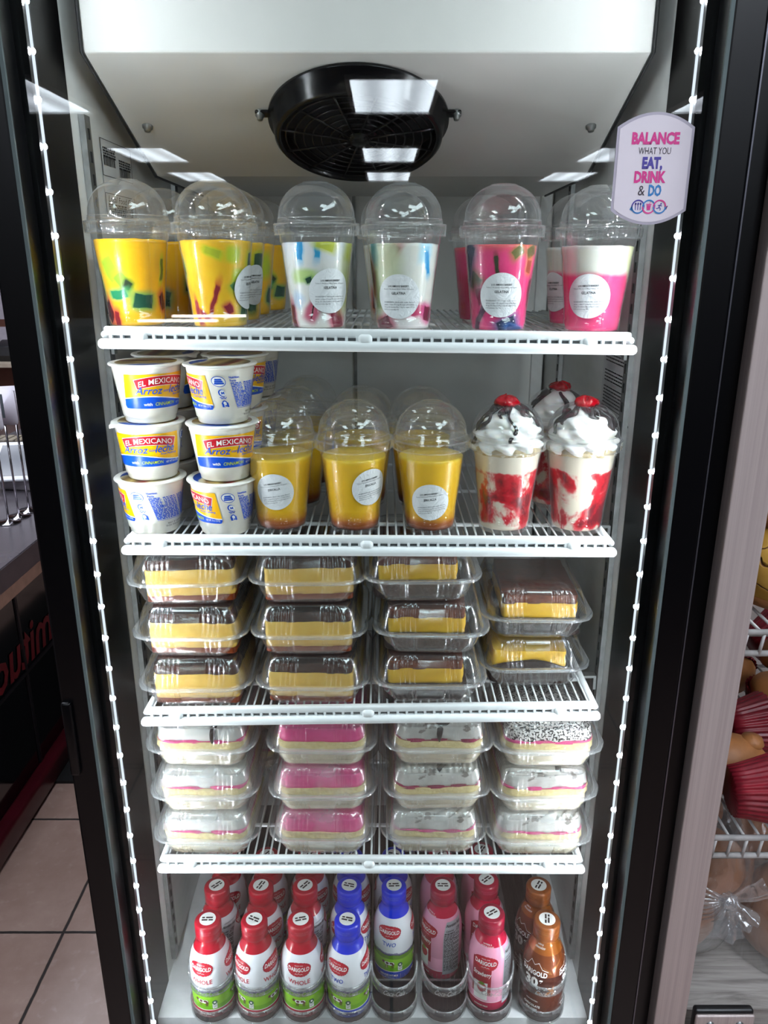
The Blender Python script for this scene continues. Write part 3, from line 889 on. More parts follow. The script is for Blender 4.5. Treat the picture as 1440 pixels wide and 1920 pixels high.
# second shelf: strawberry sundaes
M_cream = None
def mat_cream():
    t = NT('whipped_cream')
    return t.done(t.bsdf(t.ramp(t.noise(60, 3), [(.3, hexc('#EDEBE6')), (.7, hexc('#F6F5F2'))]), .45, sss=.3, sssr=.005))
M_cream = mat_cream()
M_choc = pm('chocolate_syrup', '#1E0D0A', .14, spec=.6, var=.1)
M_jelly = pm('red_jelly', '#A90818', .1, spec=.6, var=.15, scale=80, coat=.6)
M_crumb = pm('cake_crumb', '#C9B48E', .9, var=.2, scale=150, bump=.5, bs=300)
cream_top = {}
def cream_r(z):    # outline of the whole mound
    t = max(0.0, min(1.0, (z - .106) / .056))
    return .0428 * (1 - t ** 2.3) ** .62
def whipped(r, seed):
    m = MB(); n = 140; L = []
    tiers = 46
    for i in range(tiers + 1):
        t = i / tiers; ring = []
        for j in range(n):
            a = 2 * pi * j / n
            z = .104 + .058 * t
            spiral = (t * 3.6 - a / (2 * pi)) % 1.0
            bulge = .80 + .20 * sin(pi * spiral) ** .6
            star = 1 + (.085 * (1 - t) + .02) * sin(9 * a + 15 * t + seed) * (.5 + .5 * sin(pi * spiral))
            rr = cream_r(z) * bulge * star + .0012 * noise.noise((a * 2, t * 9, seed))
            zz = z - .003 * (1 - sin(pi * spiral)) * (1 - t)
            ring.append((max(rr, .0002) * sin(a), -max(rr, .0002) * cos(a), zz))
        L.append(ring)
    m.loft(L, 0, True, True)
    m.build('whipped_cream', M_cream, r)
def drizzle(r, seed, cuts):
    m = MB(); rd = random.Random(seed)
    for a0, z0, z1, w, sw in cuts:
        pts = []; rad = []
        n = 16
        for k in range(n + 1):
            t = k / n; z = z0 + (z1 - z0) * t; a = R(a0) + R(sw) * t + .12 * sin(t * 9 + a0)
            rr = cream_r(z) * .985 + .0006
            pts.append((rr * sin(a), -rr * cos(a), z)); rad.append(w * (1.0 - .35 * t + .3 * sin(t * 7 + a0)) )
        m.tube(pts, rad, 8)
    m.build('chocolate_drizzle', M_choc, r)
def sundae(seed, cuts, thr, jx):
    def b():
        r = thing('strawberry_sundae', '', 'strawberry sundae cup')
        cup_shell(r)
        filling(r, mat_berry('strawberry_cream_%d' % int(seed * 10), seed, thr), .103, 'strawberry_filling', .002)
        m = MB()
        m.lathe([(.0, .100), (.041, .1015), (.0412, .107), (.036, .112), (.0, .113)], 48, 0, lambda rr, z, a, i: (rr + (.0008 * noise.noise((sin(a) * 5, cos(a) * 5, i)) if rr > .01 else 0), z + .002 * noise.noise((sin(a) * 4, cos(a) * 4, i + seed))))
        m.build('cake_crumbs', M_crumb, r)
        whipped(r, seed); drizzle(r, seed, cuts); dome_lid(r, True, True)
        m = MB()
        def fn(rr, z, a, i):
            k = 1 + .22 * noise.noise((sin(a) * 2, cos(a) * 2, i * .5 + seed))
            return rr * k, z + (.0035 * noise.noise((sin(a) * 2 + 4, cos(a) * 2, i * .3 + seed)) if 0 < i < 7 else 0)
        m.lathe([(.0, .1585), (.010, .1585), (.0145, .1605), (.0150, .1640), (.012, .1675), (.007, .1695), (.003, .1705), (0, .171)], 36, 0, fn, (jx, -.004, 0))
        m.build('red_jelly', M_jelly, r)
        return r
    return Maker(b)
cutsA = [(-75, .158, .112, .0032, -10), (-48, .160, .130, .0030, -22), (-20, .160, .146, .0040, -14), (-4, .161, .119, .0026, 6), (30, .159, .146, .0036, 15), (58, .157, .134, .0026, 14), (100, .158, .12, .003, 10), (170, .158, .12, .003, 10), (-130, .158, .12, .003, 10)]
cutsB = [(-70, .154, .126, .0040, -8), (-45, .158, .138, .0040, -25), (-15, .158, .147, .0046, 35), (12, .157, .146, .0040, 40), (48, .159, .128, .0048, 12), (70, .157, .135, .0040, 4), (120, .158, .12, .003, 10), (200, .158, .12, .003, 10)]
SG = 'strawberry sundaes on the second shelf'
sA = sundae(1.7, cutsA, .445, -.004); sB = sundae(4.2, cutsB, .44, .0); 
sA('strawberry sundae cup beside the custard cups, jelly set left of its cream peak', (.1715, .057, on2(.1715)), 0, SG)
sB('strawberry sundae cup next to the right wall, big red jelly blob, front row', (.2645, .056, on2(.2645)), 0, SG)
sB('strawberry sundae cup half hidden behind the front sundae by the right wall', (.256, .165, on2(.256)), R(160), SG)

# ================================================================== rice pudding tubs
TUB = [(.0286, 0.0), (.0298, .0015), (.0302, .0065), (.0318, .0075), (.0402, .0650), (.0408, .0662), (.0432, .0668), (.0436, .0678), (.0434, .0690)]
tub_r = interp([(.0298, 0), (.0302, .0065), (.0318, .0075), (.0402, .065)])
M_tub = None
def mat_tub():
    t = NT('pudding_tub')
    c = t.ramp(t.noise(30, 4, .6), [(.3, hexc('#DCD6CA')), (.7, hexc('#EFECE4'))])
    return t.done(t.bsdf(c, .22, spec=.5, sss=.2, sssr=.004))
M_tub = mat_tub()
def mat_foil():
    t = NT('printed_foil_lid')
    x, y, z = t.sep(t.co())[:3]
    n = t.math('MULTIPLY_ADD', t.math('SUBTRACT', t.noise(45, 4), .5), .022, t.math('MULTIPLY_ADD', x, .5, y))
    c = t.ramp(t.rng(n, -.045, .045, 0, 1, False), [(0, hexc('#2B4FA8')), (.2, hexc('#2B4FA8')), (.24, hexc('#D9CFA8')), (.36, hexc('#7A5A34')), (.5, hexc('#C9B06A')), (.62, hexc('#5A3A22')), (.72, hexc('#8E2A2E')), (.8, hexc('#C8B888')), (1, hexc('#4A4A52'))])
    return t.done(t.bsdf(c, .3, metal=.25, normal=t.bump(t.noise(120, 2), .15)))
M_foil = mat_foil()
M_ty = pm('tub_yellow', '#F7B80E', .3, var=.04); M_tb = pm('tub_blue', '#1450C8', .3, var=.04); M_tr = pm('tub_red', '#C41E2C', .3, var=.05)
M_tw = pm('tub_white_print', '#F2F0EA', .35, var=.01); M_tl = pm('tub_lime_print', '#B7C832', .4, var=.0); M_tk = pm('tub_date_ink', '#3C3A3A', .5, var=0)
def tub_print():
    a = MB(); z1, z2, z3, z4 = .0002, .0004, .0006, .0008
    PW = .043
    a.grid(lambda u, v: (-PW + 2 * PW * u, .0205 + v * .0385, z1), 28, 6, 1)
    def wave(u): 
        q = -PW + 2 * PW * u
        return .0300 + .0034 * sin((u - .02) * 4.6) - .003 * u
    def bl(u, v):
        r = .0035; xx = -PW + 2 * PW * u
        e = min(u, 1 - u) * 2 * PW
        lo = .0185 + (r - sqrt(max(0, r * r - (r - min(e, r)) ** 2)))
        return (xx, lo + (wave(u) - lo) * v, z2)
    a.grid(bl, 40, 4, 2)
    a.grid(lambda u, v: (-PW + 2 * PW * u, wave(u) + v * .0012, z3), 40, 1, 4)
    def rib(w, h, z, mat):
        def f(u, v):
            x = (u - .5) * w
            return (x + .004 + (v - .5) * -.004 * (1 if u < .5 else -1) * abs(2 * u - 1), .0500 + (v - .5) * h - .0042 * (2 * u - 1) ** 2 + .0012, z)
        a.grid(f, 24, 2, mat)
    rib(.0655, .0118, z2, 4); rib(.064, .0106, z3, 3)
    text(a, 'EL MEXICANO', .004, .0513, .0066, .0575, z4, 4, bold=.008, arc=-.0038)
    text(a, 'Arroz', -.0125, .0402, .0090, .030, z4, 2, bold=.012, shear=.3)
    text(a, 'con', .0075, .0395, .0034, .0075, z4, 2, shear=.3, bold=.01)
    text(a, 'leche', .0235, .0408, .0095, .0235, z4, 2, bold=.012, shear=.3)
    text(a, 'Rice Pudding', .027, .0338, .0026, .021, z4, 2, shear=.2, bold=.015)
    text(a, 'with', -.0145, .0238, .0036, .0095, z4, 4, bold=.015)
    text(a, 'CINNAMON', .006, .0238, .0040, .0245, z4, 5, bold=.015, shear=.15)
    text(a, 'NET WT. 8 oz (227g)', .031, .0228, .0026, .018, z4, 4)
    # round seal, letter mark, recycling mark
    sx = .057
    a.star([(sx + .0082 * cos(k * pi / 10), .0520 + .0064 * sin(k * pi / 10)) for k in range(20)], z1, 3, 2)
    a.star([(sx + .0074 * cos(k * pi / 10), .0520 + .0056 * sin(k * pi / 10)) for k in range(20)], z2, 3, 4)
    for q in range(3): a.grid(lambda u, v, q=q: (sx - .0055 + q * .0008 + u * (.011 - q * .0016), .0488 + q * .0023 + v * .0019, z3), 4, 1, 2)
    a.star([(sx + .0042 * cos(k * pi / 10), .0385 + .0042 * sin(k * pi / 10)) for k in range(20)], z1, 2, 2)
    a.star([(sx + .0008 + .0034 * cos(k * pi / 10), .0385 + .0034 * sin(k * pi / 10)) for k in range(20)], z2, 2, 4)
    text(a, 'M', sx + .0008, .0385, .0034, .0034, z3, 2, bold=.02)
    scribble(a, sx - .004, sx + .004, .0332, .0009, z1, 2, 5); scribble(a, sx - .003, sx + .003, .0318, .0009, z1, 2, 6)
    a.grid(lambda u, v: (sx - .0038 + u * .0076, .0215 + v * .0055, z1), 3, 2, 2)
    a.star([(sx + .0030 * cos(k * pi / 8), .0262 + .0034 * sin(k * pi / 8)) for k in range(16)], z1 + .0001, 2, 2)
    a.star([(sx + .0018 * cos(k * pi / 8), .0262 + .0021 * sin(k * pi / 8)) for k in range(16)], z2, 2, 4)
    text(a, 'C', sx, .0232, .0030, .0034, z2, 4, bold=.02)
    # nutrition panels
    for x0, x1, sd in ((.070, .104, 0), (.107, .136, 100)):
        if sd == 0:
            text(a, 'Nutrition', x0, .0565, .0027, .0125, z1, 2, align='L', bold=.03); text(a, 'Facts', x0, .0528, .0027, .0075, z1, 2, align='L', bold=.03)
        for q in range(15):
            y = .0495 - q * .0020
            if q < 8:
                scribble(a, x0, x0 + (x1 - x0) * .42, y, .0013, z1, 2, sd + q); scribble(a, x0 + (x1 - x0) * .5, x1, y, .0013, z1, 2, sd + 30 + q)
            else: scribble(a, x0, x1, y, .0015, z1, 2, sd + 60 + q)
        if sd == 0: text(a, '140', x0 + .0135, .0385, .0032, .007, z2, 2, bold=.03)
        a.grid(lambda u, v: (x0 + u * (x1 - x0), .0192 + v * .0005, z1), 10, 1, 2)
    text(a, 'BEST IF USED BY:', .094, .0140, .0022, .026, z1, 6); text(a, '20 JUL 2026 ADA 00 10:25', .094, .0108, .0022, .034, z1, 6)
    wrap(a, tub_r, 0, .0003)
    return a
tub_mats = [M_tub, M_ty, M_tb, M_tr, M_tw, M_tl, M_tk]
def build_tub():
    r = thing('pudding_tub', '', 'pudding tub')
    m = MB(); m.lathe([(0, .002), (.026, .002), (.0275, 0)] + TUB, 56); m.build('tub', M_tub, r)
    tub_print().build('label_print', tub_mats, r)
    l = MB()
    def fn(rr, z, a, i):
        if i >= 3:
            d = a - 5.3
            rr += .0055 * math.exp(-(d / .16) ** 2); z += -.003 * math.exp(-(d / .16) ** 2) * (1 if i >= 4 else .3)
        return rr, z + (.0004 * noise.noise((sin(a) * 4, cos(a) * 4, i)) if i > 0 else 0)
    l.lathe([(0, .0694), (.02, .0695), (.036, .0696)], 56, 0, None)
    l.lathe([(.036, .0696), (.0405, .0697), (.0428, .0696), (.0438, .0690), (.0440, .0680)], 90, 1, fn)
    l.build('foil_lid', [M_foil, M_tw], r)
    return r
mk = Maker(build_tub)
TG = 'rice pudding tubs on the second shelf'
TP = .0702
stacks = [(-.270, .048, (38, 8, -96), 'front stack by the left wall', (0, .0, .0)),
          (-.181, .044, (-78, 20, -66), 'front stack beside the custard cups', (0, .002, .002)),
          (-.272, .142, (120, 170, 150), 'second stack along the left wall', (0, 0, 0)),
          (-.181, .140, (30, 10, 60), 'second stack back, behind the tubs beside the custard cups', (0, 0, 0)),
          (-.270, .236, (150, 100, 90), 'rearmost stack along the left wall', (0, 0, 0)),
          (-.176, .234, (-100, -120, -80), 'rearmost stack, two behind the tubs beside the custard cups', (0, 0, 0))]
for x, y, rots, where, jit in stacks:
    for k in range(3):
        mk('rice pudding tub, %s of the %s' % (('top', 'middle', 'bottom')[k], where), (x + jit[k] - .004 * (k - 1), y, on2(x) + TP * (2 - k)), R(rots[k]), TG)

# ================================================================== hinged clear boxes and the cakes in them
M_clam = clear('clear_box', f0=.15, gain=.6, power=2.4, haze=.004, rough=.15, bump=.10, bs=45)
M_rimc = clear('clear_box_rim', f0=.10, gain=.6, power=1.8, haze=.10, rough=.06)
M_clam_fog = clear('fogged_box', f0=.14, gain=.6, power=2.4, haze=.05, rough=.15, bump=.10, bs=45, fog=(24, .34))
def box_ring(w, d, r, z, amp=0.0, front=True):
    pts = []
    nf, ns = 84, 100
    def flute(s, half, pitch):
        k = 0.0
        for c in (-.030, .030):
            u = (s - c) / pitch
            if abs(u) < 2.0: k = max(k, .5 + .5 * cos(2 * pi * (u + .5)))
        return k
    def side(s, half):
        u = s / .0062
        e = max(0.0, min(1.0, (half - abs(s)) / .012))
        return (.5 + .5 * cos(2 * pi * u)) * e
    hw, hd = w / 2 - r, d / 2 - r
    for i in range(nf): 
        x = -hw + 2 * hw * i / nf; pts.append((x, -d / 2 + amp * flute(x, hw, .0062) * .0024, z))
    for i in range(8):
        a = -pi / 2 + pi / 2 * i / 8; pts.append((hw + r * cos(a), -hd + r * sin(a), z))
    for i in range(ns):
        y = -hd + 2 * hd * i / ns; pts.append((w / 2 - amp * side(y, hd) * .0019, y, z))
    for i in range(8):
        a = pi / 2 * i / 8; pts.append((hw + r * cos(a), hd + r * sin(a), z))
    for i in range(nf):
        x = hw - 2 * hw * i / nf; pts.append((x, d / 2 - amp * flute(x, hw, .0062) * .0024, z))
    for i in range(8):
        a = pi / 2 + pi / 2 * i / 8; pts.append((-hw + r * cos(a), hd + r * sin(a), z))
    for i in range(ns):
        y = hd - 2 * hd * i / ns; pts.append((-w / 2 + amp * side(y, hd) * .0019, y, z))
    for i in range(8):
        a = pi + pi / 2 * i / 8; pts.append((-hw + r * cos(a), -hd + r * sin(a), z))
    return pts
def build_clam(mat):
    def b():
        r = thing('cake_box', '', 'clear cake box')
        m = MB()
        L = [box_ring(.060, .090, .012, .0022), box_ring(.100, .130, .018, .0014), box_ring(.110, .140, .020, .0, .5), box_ring(.116, .146, .021, .004, 1), box_ring(.124, .153, .022, .014, 1), box_ring(.131, .160, .023, .026, 1), box_ring(.135, .164, .024, .0315, .2), box_ring(.137, .166, .025, .0325)]
        m.loft(L); m.build('base_tray', mat, r)
        m = MB()
        m.loft([box_ring(.137, .166, .025, .0325), box_ring(.1495, .174, .030, .0328), box_ring(.151, .1755, .031, .0322), box_ring(.1515, .176, .031, .0305)])
        m.loft([box_ring(.137, .166, .025, .0342), box_ring(.1505, .175, .031, .0346), box_ring(.1525, .177, .032, .0338), box_ring(.153, .1775, .032, .0310)])
        m.tube([p for i, p in enumerate(box_ring(.153, .1775, .032, .0312)) if i % 4 == 0], .0008, 6, 0, True)
        m.build('rim_flange', M_rimc, r)
        m = MB()
        L = [box_ring(.137, .166, .025, .0342), box_ring(.136, .165, .024, .037, .3), box_ring(.132, .161, .022, .046, 1), box_ring(.126, .155, .020, .056, 1), box_ring(.120, .149, .019, .0645, 1), box_ring(.116, .145, .020, .0685, .7), box_ring(.111, .140, .020, .0705), box_ring(.100, .128, .016, .0712), box_ring(.096, .124, .016, .0728), box_ring(.050, .070, .010, .0733)]
        m.loft(L, 0, False, True); m.build('hinged_lid', mat, r)
        return r
    return Maker(b)
clam = build_clam(M_clam); clam_fog = build_clam(M_clam_fog)

def slab(m, w, d, z0, z1, r=.006, amp=.0008, seed=0, mat=0, top=None, rings=8, taper=0.0, warp=None, step=.0035):
    """a cut piece of cake: slightly uneven sides, top surface from a height function"""
    base = dense(rrect(w, d, r, 4), step); k = len(base); L = []
    nz = 7
    for i in range(nz + 1):
        t = i / nz; z = z0 + (z1 - z0) * t; ring = []
        for x, y in base:
            s = 1 - taper * t + amp / w * 2 * noise.noise((x * 60 + seed, y * 60, z * 160))
            zz = z + (warp(x, y, t) if warp else 0)
            if top and i == nz: zz = z1 + top(x, y, 1.0)
            ring.append((x * s, y * s, zz))
        L.append(ring)
    m.loft(L, mat, True, False)
    fr_ = L[-1]; vs = []; fs = []
    Rg = [fr_]
    for q in range(1, rings):
        t = 1 - q / rings
        rg = []
        for (x, y, z) in fr_:
            X, Y = x * t, y * t
            zz = z1 + (top(X, Y, t) if top else 0) + (warp(X, Y, 1) if warp and not top else 0)
            rg.append((X, Y, zz))
        Rg.append(rg)
    m.loft(Rg, mat)
    o = len(m.v) - k
    m.v.append((0, 0, z1 + (top(0, 0, 0) if top else (warp(0, 0, 1) if warp else 0)))); c = len(m.v) - 1
    for j in range(k):
        m.f.append([o + j, o + (j + 1) % k, c]); m.m.append(mat); m.s.append(True)

def food(name, a, b, rough=.5, scale=40, sss=.15, spots=None, bump=.15, bs=180, spec=.4):
    t = NT(name)
    c = t.ramp(t.noise(scale, 5, .6), [(.3, hexc(a)), (.7, hexc(b))])
    if spots:
        c = t.mix(t.rng(t.noise(spots[1], 3), spots[2], spots[2] + .06), c, hexc(spots[0]))
    return t.done(t.bsdf(c, rough, sss=sss, sssr=.004, spec=spec, normal=t.bump(t.noise(bs, 4), bump, .002)))
F_car = food('caramel_top', '#2B100A', '#4A1E10', .22, bump=.1, spec=.5)
F_car2 = food('baked_brown_crust', '#4E1F10', '#7A3A1C', .5, 70, bump=.4)
F_cus = food('flan_custard', '#E7B650', '#F0C868', .4, 30, .25, ('#B97A34', 130, .70))
F_cus2 = food('rich_yellow_flan', '#E5AE1E', '#F1C234', .4, 30, .25, ('#9A5A1A', 120, .70))
F_bot = food('caramel_syrup_layer', '#6A2A12', '#8E4420', .3, 60)
F_dark = food('chocolate_sponge', '#1B1312', '#3A2A26', .85, 120, 0, bump=.8, bs=260)
F_spo = food('milk_soaked_sponge', '#CFC3A8', '#DCD1B9', .55, 60, .2, bump=.3)
F_yel = food('yellow_sponge', '#DCC489', '#EEDCA6', .8, 160, .1, bump=.7, bs=300)
F_jam = food('pink_jam', '#C6306E', '#E05A92', .35, 60, .15)
F_jam2 = food('dark_berry_jam', '#7A1438', '#B02A58', .35, 60, .1)
F_cre = food('whipped_topping', '#D9D6D0', '#E8E5E0', .45, 40, .3, bump=.08)
F_gry = food('ridge_shaded_cream', '#BDB8B2', '#DAD6D0', .6, 50, .15, ('#8A827C', 60, .60), bump=.2)  # grey base and soft blotches paint the shade of the ridges into the cream
F_dus = food('heavily_dusted_cream', '#E0DAD4', '#F0EAE6', .6, 60, .15, ('#14100E', 330, .50), bump=.3)
F_pnk = food('pink_glaze', '#E43B86', '#F2609E', .3, 30, .2, bump=.06)

def flan(kind, seed):
    r = thing('flan_slice' if kind != 'choco' else 'chocolate_flan_slice', '', 'cake slice')
    if kind == 'flan':
        w, d = .112, .140
        wv = lambda x, y, t: .0008 * noise.noise((x * 25 + seed, y * 25, t))
        m = MB(); slab(m, w, d, .0035, .0115, .006, .001, seed, warp=lambda x, y, t: wv(x, y, t) * t); m.build('caramel_base', F_bot, r)
        m = MB(); slab(m, w, d, .0110, .0455, .005, .0012, seed + 5, warp=wv); m.build('custard_layer', F_cus, r)
        m = MB(); slab(m, w * .995, d * .995, .0450, .0590, .006, .0012, seed + 9, warp=wv); m.build('caramel_top', F_car, r)
    else:
        w, d = .100, .132
        wv = lambda x, y, t: .0012 * noise.noise((x * 25 + seed, y * 25, t))
        m = MB(); slab(m, w + .012, d + .008, .0035, .026, .012, .002, seed, warp=lambda x, y, t: (wv(x, y, t) + (.010 * (1 - (2 * x / w) ** 2) if kind == 'arch' else 0)) * t); m.build('chocolate_sponge', F_dark, r)
        if kind == 'arch':
            m = MB(); slab(m, w, d, .0265, .050, .005, .0014, seed + 5, warp=lambda x, y, t: wv(x, y, t) + .010 * (1 - t) * (1 - (2 * x / w) ** 2)); m.build('custard_layer', F_cus2, r)
        else:
            m = MB(); slab(m, w, d, .0255, .0475, .005, .0012, seed + 5, warp=wv); m.build('custard_layer', F_cus2, r)
            m = MB(); slab(m, w * .995, d * .995, .0468, .0590, .005, .0016, seed + 9, warp=wv); m.build('browned_top', F_car2, r)
    return r
def box_and(cl, x, y, z, rz, blab, cake, clab, bg, cg):
    cl(blab, (x, y, z), rz, bg)
    cake.location = (x, y, z); cake.rotation_euler = (0, 0, rz); cake['label'] = clab; cake['group'] = cg
def on3(x): return wz(2, x)
def on4(x): return wz(3, x)
CP = .0742
mk_f = Maker(lambda: flan('flan', 1.0)); mk_c = Maker(lambda: flan('choco', 3.0))
BG3, CG3 = 'clear boxes on the third shelf', 'flan slices on the third shelf'
LV = ('bottom', 'middle', 'top')
COLN = ('leftmost', 'second', 'third', 'rightmost')
c3 = [((-.234, -.2335, -.236), .087, (R(1), R(-1), R(2)), 'flan'), ((-.0765, -.080, -.080), .087, (R(-1), R(0), R(1)), 'flan'), ((.079, .081, .066), .087, (R(0), R(-1.5), R(1)), 'choco'), ((.224, .225), .126, (R(1.5), R(-1.5)), 'choco')]
for q, (xs, y, rots, kind) in enumerate(c3):
    for k, x in enumerate(xs):
        lv = LV[k] if q < 3 else ('lower', 'upper')[k]
        z = on3(x) + CP * k + .0003; loc = (x, y, z)
        clam('clear cake box, %s of the %s stack on the third shelf' % (lv, COLN[q]), loc, rots[k], BG3)
        if kind == 'flan':
            mk_f('caramel flan slice in the %s box of the %s stack, third shelf' % (lv, COLN[q]), (x + (.004 if q == 0 else 0), y, z + .0008), rots[k] + R((k - 1) * 1.5), CG3)
        elif q == 3 and k == 0:
            o = flan('arch', 8.0); o['label'] = 'flan slice with a dark arched sponge centre in the lower box by the right wall'; o['group'] = CG3
            o.location = (x - .004, y, z + .0008); o.rotation_euler = (0, 0, R(-2))
        else:
            mk_c('flan slice on chocolate sponge in the %s box of the %s stack, third shelf' % (lv, COLN[q]), (x + (-.006 if q == 2 else .004), y, z + .0008), rots[k], CG3)
for q, x in ((0, -.232), (1, -.078), (2, .075)):
    for k in range(2):
        lv = ('bottom', 'top')[k]; z = on3(x) + CP * k + .0003
        clam('clear cake box at the %s of the short stack behind the %s stack, third shelf' % (lv, COLN[q]), (x, .275, z), 0, BG3)
        (mk_f if q < 2 else mk_c)('flan slice in the %s box behind the %s stack, third shelf' % (lv, COLN[q]), (x, .275, z + .0008), 0, CG3)

# ---- cream cakes, fourth shelf
def strip(m, pts, w, top, mat=0, h=.0012):
    P = [(x, y, top(x, y, 1) + h) for x, y in pts]
    m.tube(P, w, 8, mat)
def cream_cake(style, seed):
    r = thing('cream_cake', '', 'cream cake')
    W_, D_ = .124, .152
    m = MB()
    base = [dense(rrect(W_ - .018 + .018 * t, D_ - .016 + .016 * t, .021, 5), .004) for t in (0, 1)]
    n = min(len(base[0]), len(base[1]))
    slab(m, .1115, .1415, .0032, .012, .018, .0004, seed); slab(m, .119, .149, .0118, .0305, .020, .0006, seed + 1); 
    m.build('soaked_sponge', F_spo, r)
    tw, td = .121, .150
    wv = lambda x, y, t: .0014 * noise.noise((x * 22 + seed, y * 22, t * 2))
    m = MB(); slab(m, tw, td, .0300, .0400, .018, .0012, seed + 2, warp=wv); m.build('upper_sponge', F_yel, r)
    jam = F_jam2 if style in ('piped', 'loop') else F_jam
    if style != 'pink':
        m = MB(); slab(m, tw - .001, td - .001, .0392, .0432, .018, .0022, seed + 3, warp=wv); m.build('jam_layer', jam, r)
    def dome(x, y, t):
        e = max(abs(2 * x / tw) ** 4, abs(2 * y / td) ** 4)
        return -.010 * min(1, e)
    def top(x, y, t):
        h = dome(x, y, t) + .0012 * noise.noise((x * 30 + seed, y * 30, 3))
        if style == 'piped': h += .0055 * abs(sin((x + .35 * y + .006 * sin(y * 70 + seed)) * 330)) + .003 * noise.noise((x * 14, y * 14, seed))
        elif style == 'swirl': 
            aa = atan2(y - .01, x + .01); rr = math.hypot(x + .01, y - .01)
            h += .0055 * abs(sin(aa * 5 + rr * 260)) + .003 * noise.noise((x * 16, y * 16, seed))
        elif style == 'ridged': h += .0036 * abs(sin(x * 60 + y * 420 + 2 * noise.noise((x * 20, y * 20, seed))))
        elif style in ('drizzle', 'loop'): h += .0006 * sin(x * 500 + 3 * noise.noise((x * 10, y * 10, seed)))
        return h
    tm = {'pink': F_pnk, 'dusted': F_dus, 'loop': F_gry, 'piped': F_gry, 'swirl': F_gry, 'ridged': F_gry}.get(style, F_cre)
    m = MB(); slab(m, tw - .002, td - .002, .0420 if style != 'pink' else .0395, .0645, .018, .0012, seed + 4, top=top, rings=40, step=.0022, taper=.04, warp=lambda x, y, t: wv(x, y, t) * (1 - t))
    m.build('cream_topping', tm, r)
    tp = lambda x, y, t: .0645 + top(x, y, t)
    m = MB()
    if style == 'drizzle':
        for pts in ([(-.034, -.035), (-.018, -.050), (-.002, -.040), (.012, -.052), (.020, -.045)], [(-.03, -.01), (-.01, -.03), (.01, -.02), (.03, -.035)], [(.012, .03), (.018, -.02), (.022, -.05), (.020, -.070)], [(.045, .02), (.042, -.03), (.034, -.055)]):
            strip(m, pts, .0040, tp)
        m.tube([(.0200, -.0690, .0585), (.0195, -.0735, .0530), (.0190, -.0750, .0470), (.0190, -.0752, .0420), (.0190, -.0752, .0390)], [.0040, .0040, .0032, .0024, .0008], 10)
    elif style == 'loop':
        strip(m, [(-.030, -.02), (-.005, -.035), (.02, -.03), (.035, -.015)], .003, tp)
        strip(m, [(.005 + .011 * cos(a), -.050 + .014 * sin(a)) for a in [k * pi / 8 for k in range(17)]], .0028, tp)
        m.tube([(.002, -.064, .0615), (.001, -.0705, .0575), (.000, -.0740, .0510), (.000, -.0752, .0450), (.000, -.0753, .0400)], [.003, .0046, .0040, .0026, .0008], 10)
    elif style == 'piped':
        strip(m, [(.025, -.02), (.015, -.05), (.000, -.066)], .0035, tp); strip(m, [(-.02, -.01), (.01, -.02), (.04, -.01)], .003, tp)
    elif style == 'ridged':
        strip(m, [(-.03, -.035), (.0, -.03), (.02, -.02)], .003, tp); strip(m, [(.016, -.03), (.018, -.05), (.017, -.064)], .0042, tp)
    elif style == 'smooth':
        strip(m, [(-.02, .0), (.01, -.015), (.03, .01)], .003, tp)
    elif style == 'pink':
        strip(m, [(-.02, -.03), (-.015, -.045)], .003, tp); strip(m, [(.005, -.028), (.012, -.042)], .003, tp)
    elif style == 'swirl':
        for k in range(3): strip(m, [(-.03 + .025 * k, -.045), (-.022 + .025 * k, -.05)], .004, tp, h=.0)
    if m.v: m.build('chocolate_drizzle', M_choc if style != 'swirl' else F_gry, r)
    return r
BG4, CG4 = 'clear boxes on the fourth shelf', 'cream cakes on the fourth shelf'
c4 = [((-.234, -.233, -.231), .084, ('smooth', 'smooth', 'drizzle')), ((-.069, -.069, -.067), .086, ('pink', 'pink', 'pink')),
      ((.090, .0915, .0935), .088, ('swirl', 'piped', 'loop')), ((.240, .2405, .2425), .084, ('swirl', 'ridged', 'dusted'))]
desc = {'smooth': 'smooth white cream cake', 'drizzle': 'cream cake with black drizzle', 'pink': 'pink glazed cake', 'swirl': 'cake with swirled cream', 'piped': 'cake with piped cream ribbons', 'loop': 'cake with looped chocolate line', 'ridged': 'ridged cream cake', 'dusted': 'cream cake dusted with cocoa'}
protos = {}
seed = 0
for q, (xs, y, sty) in enumerate(c4):
    for k, x in enumerate(xs):
        seed += 1
        z = on4(x) + CP * k + .0003; rz = R((-1, 1.2, -.6)[k] + (q - 1.5) * .4); loc = (x, y, z)
        (clam_fog if (q in (0, 1) and k < 2) or k == 0 else clam)('clear cake box, %s of the %s stack, fourth shelf' % (LV[k], COLN[q]), loc, rz, BG4)
        s = sty[k]
        if s in ('pink', 'smooth', 'swirl') and s in protos:
            mk = protos[s]
        else:
            mk = Maker(lambda s=s, sd=seed: cream_cake(s, sd * 1.7)); protos[s] = mk
        mk('%s in the %s box of the %s stack, fourth shelf' % (desc[s], LV[k], COLN[q]), (x, y, z), rz, CG4)
for q, x in ((0, -.222), (1, -.068), (2, .085)):
    for k in range(2):
        lv = ('bottom', 'top')[k]; z = on4(x) + CP * k + .0003
        clam_fog('clear cake box at the %s of the short stack behind the %s stack, fourth shelf' % (lv, COLN[q]), (x, .274, z), 0, BG4)
        protos[('smooth', 'pink', 'swirl')[q]]('%s in the %s box behind the %s stack, fourth shelf' % (desc[('smooth', 'pink', 'swirl')[q]], lv, COLN[q]), (x, .274, z), 0, CG4)

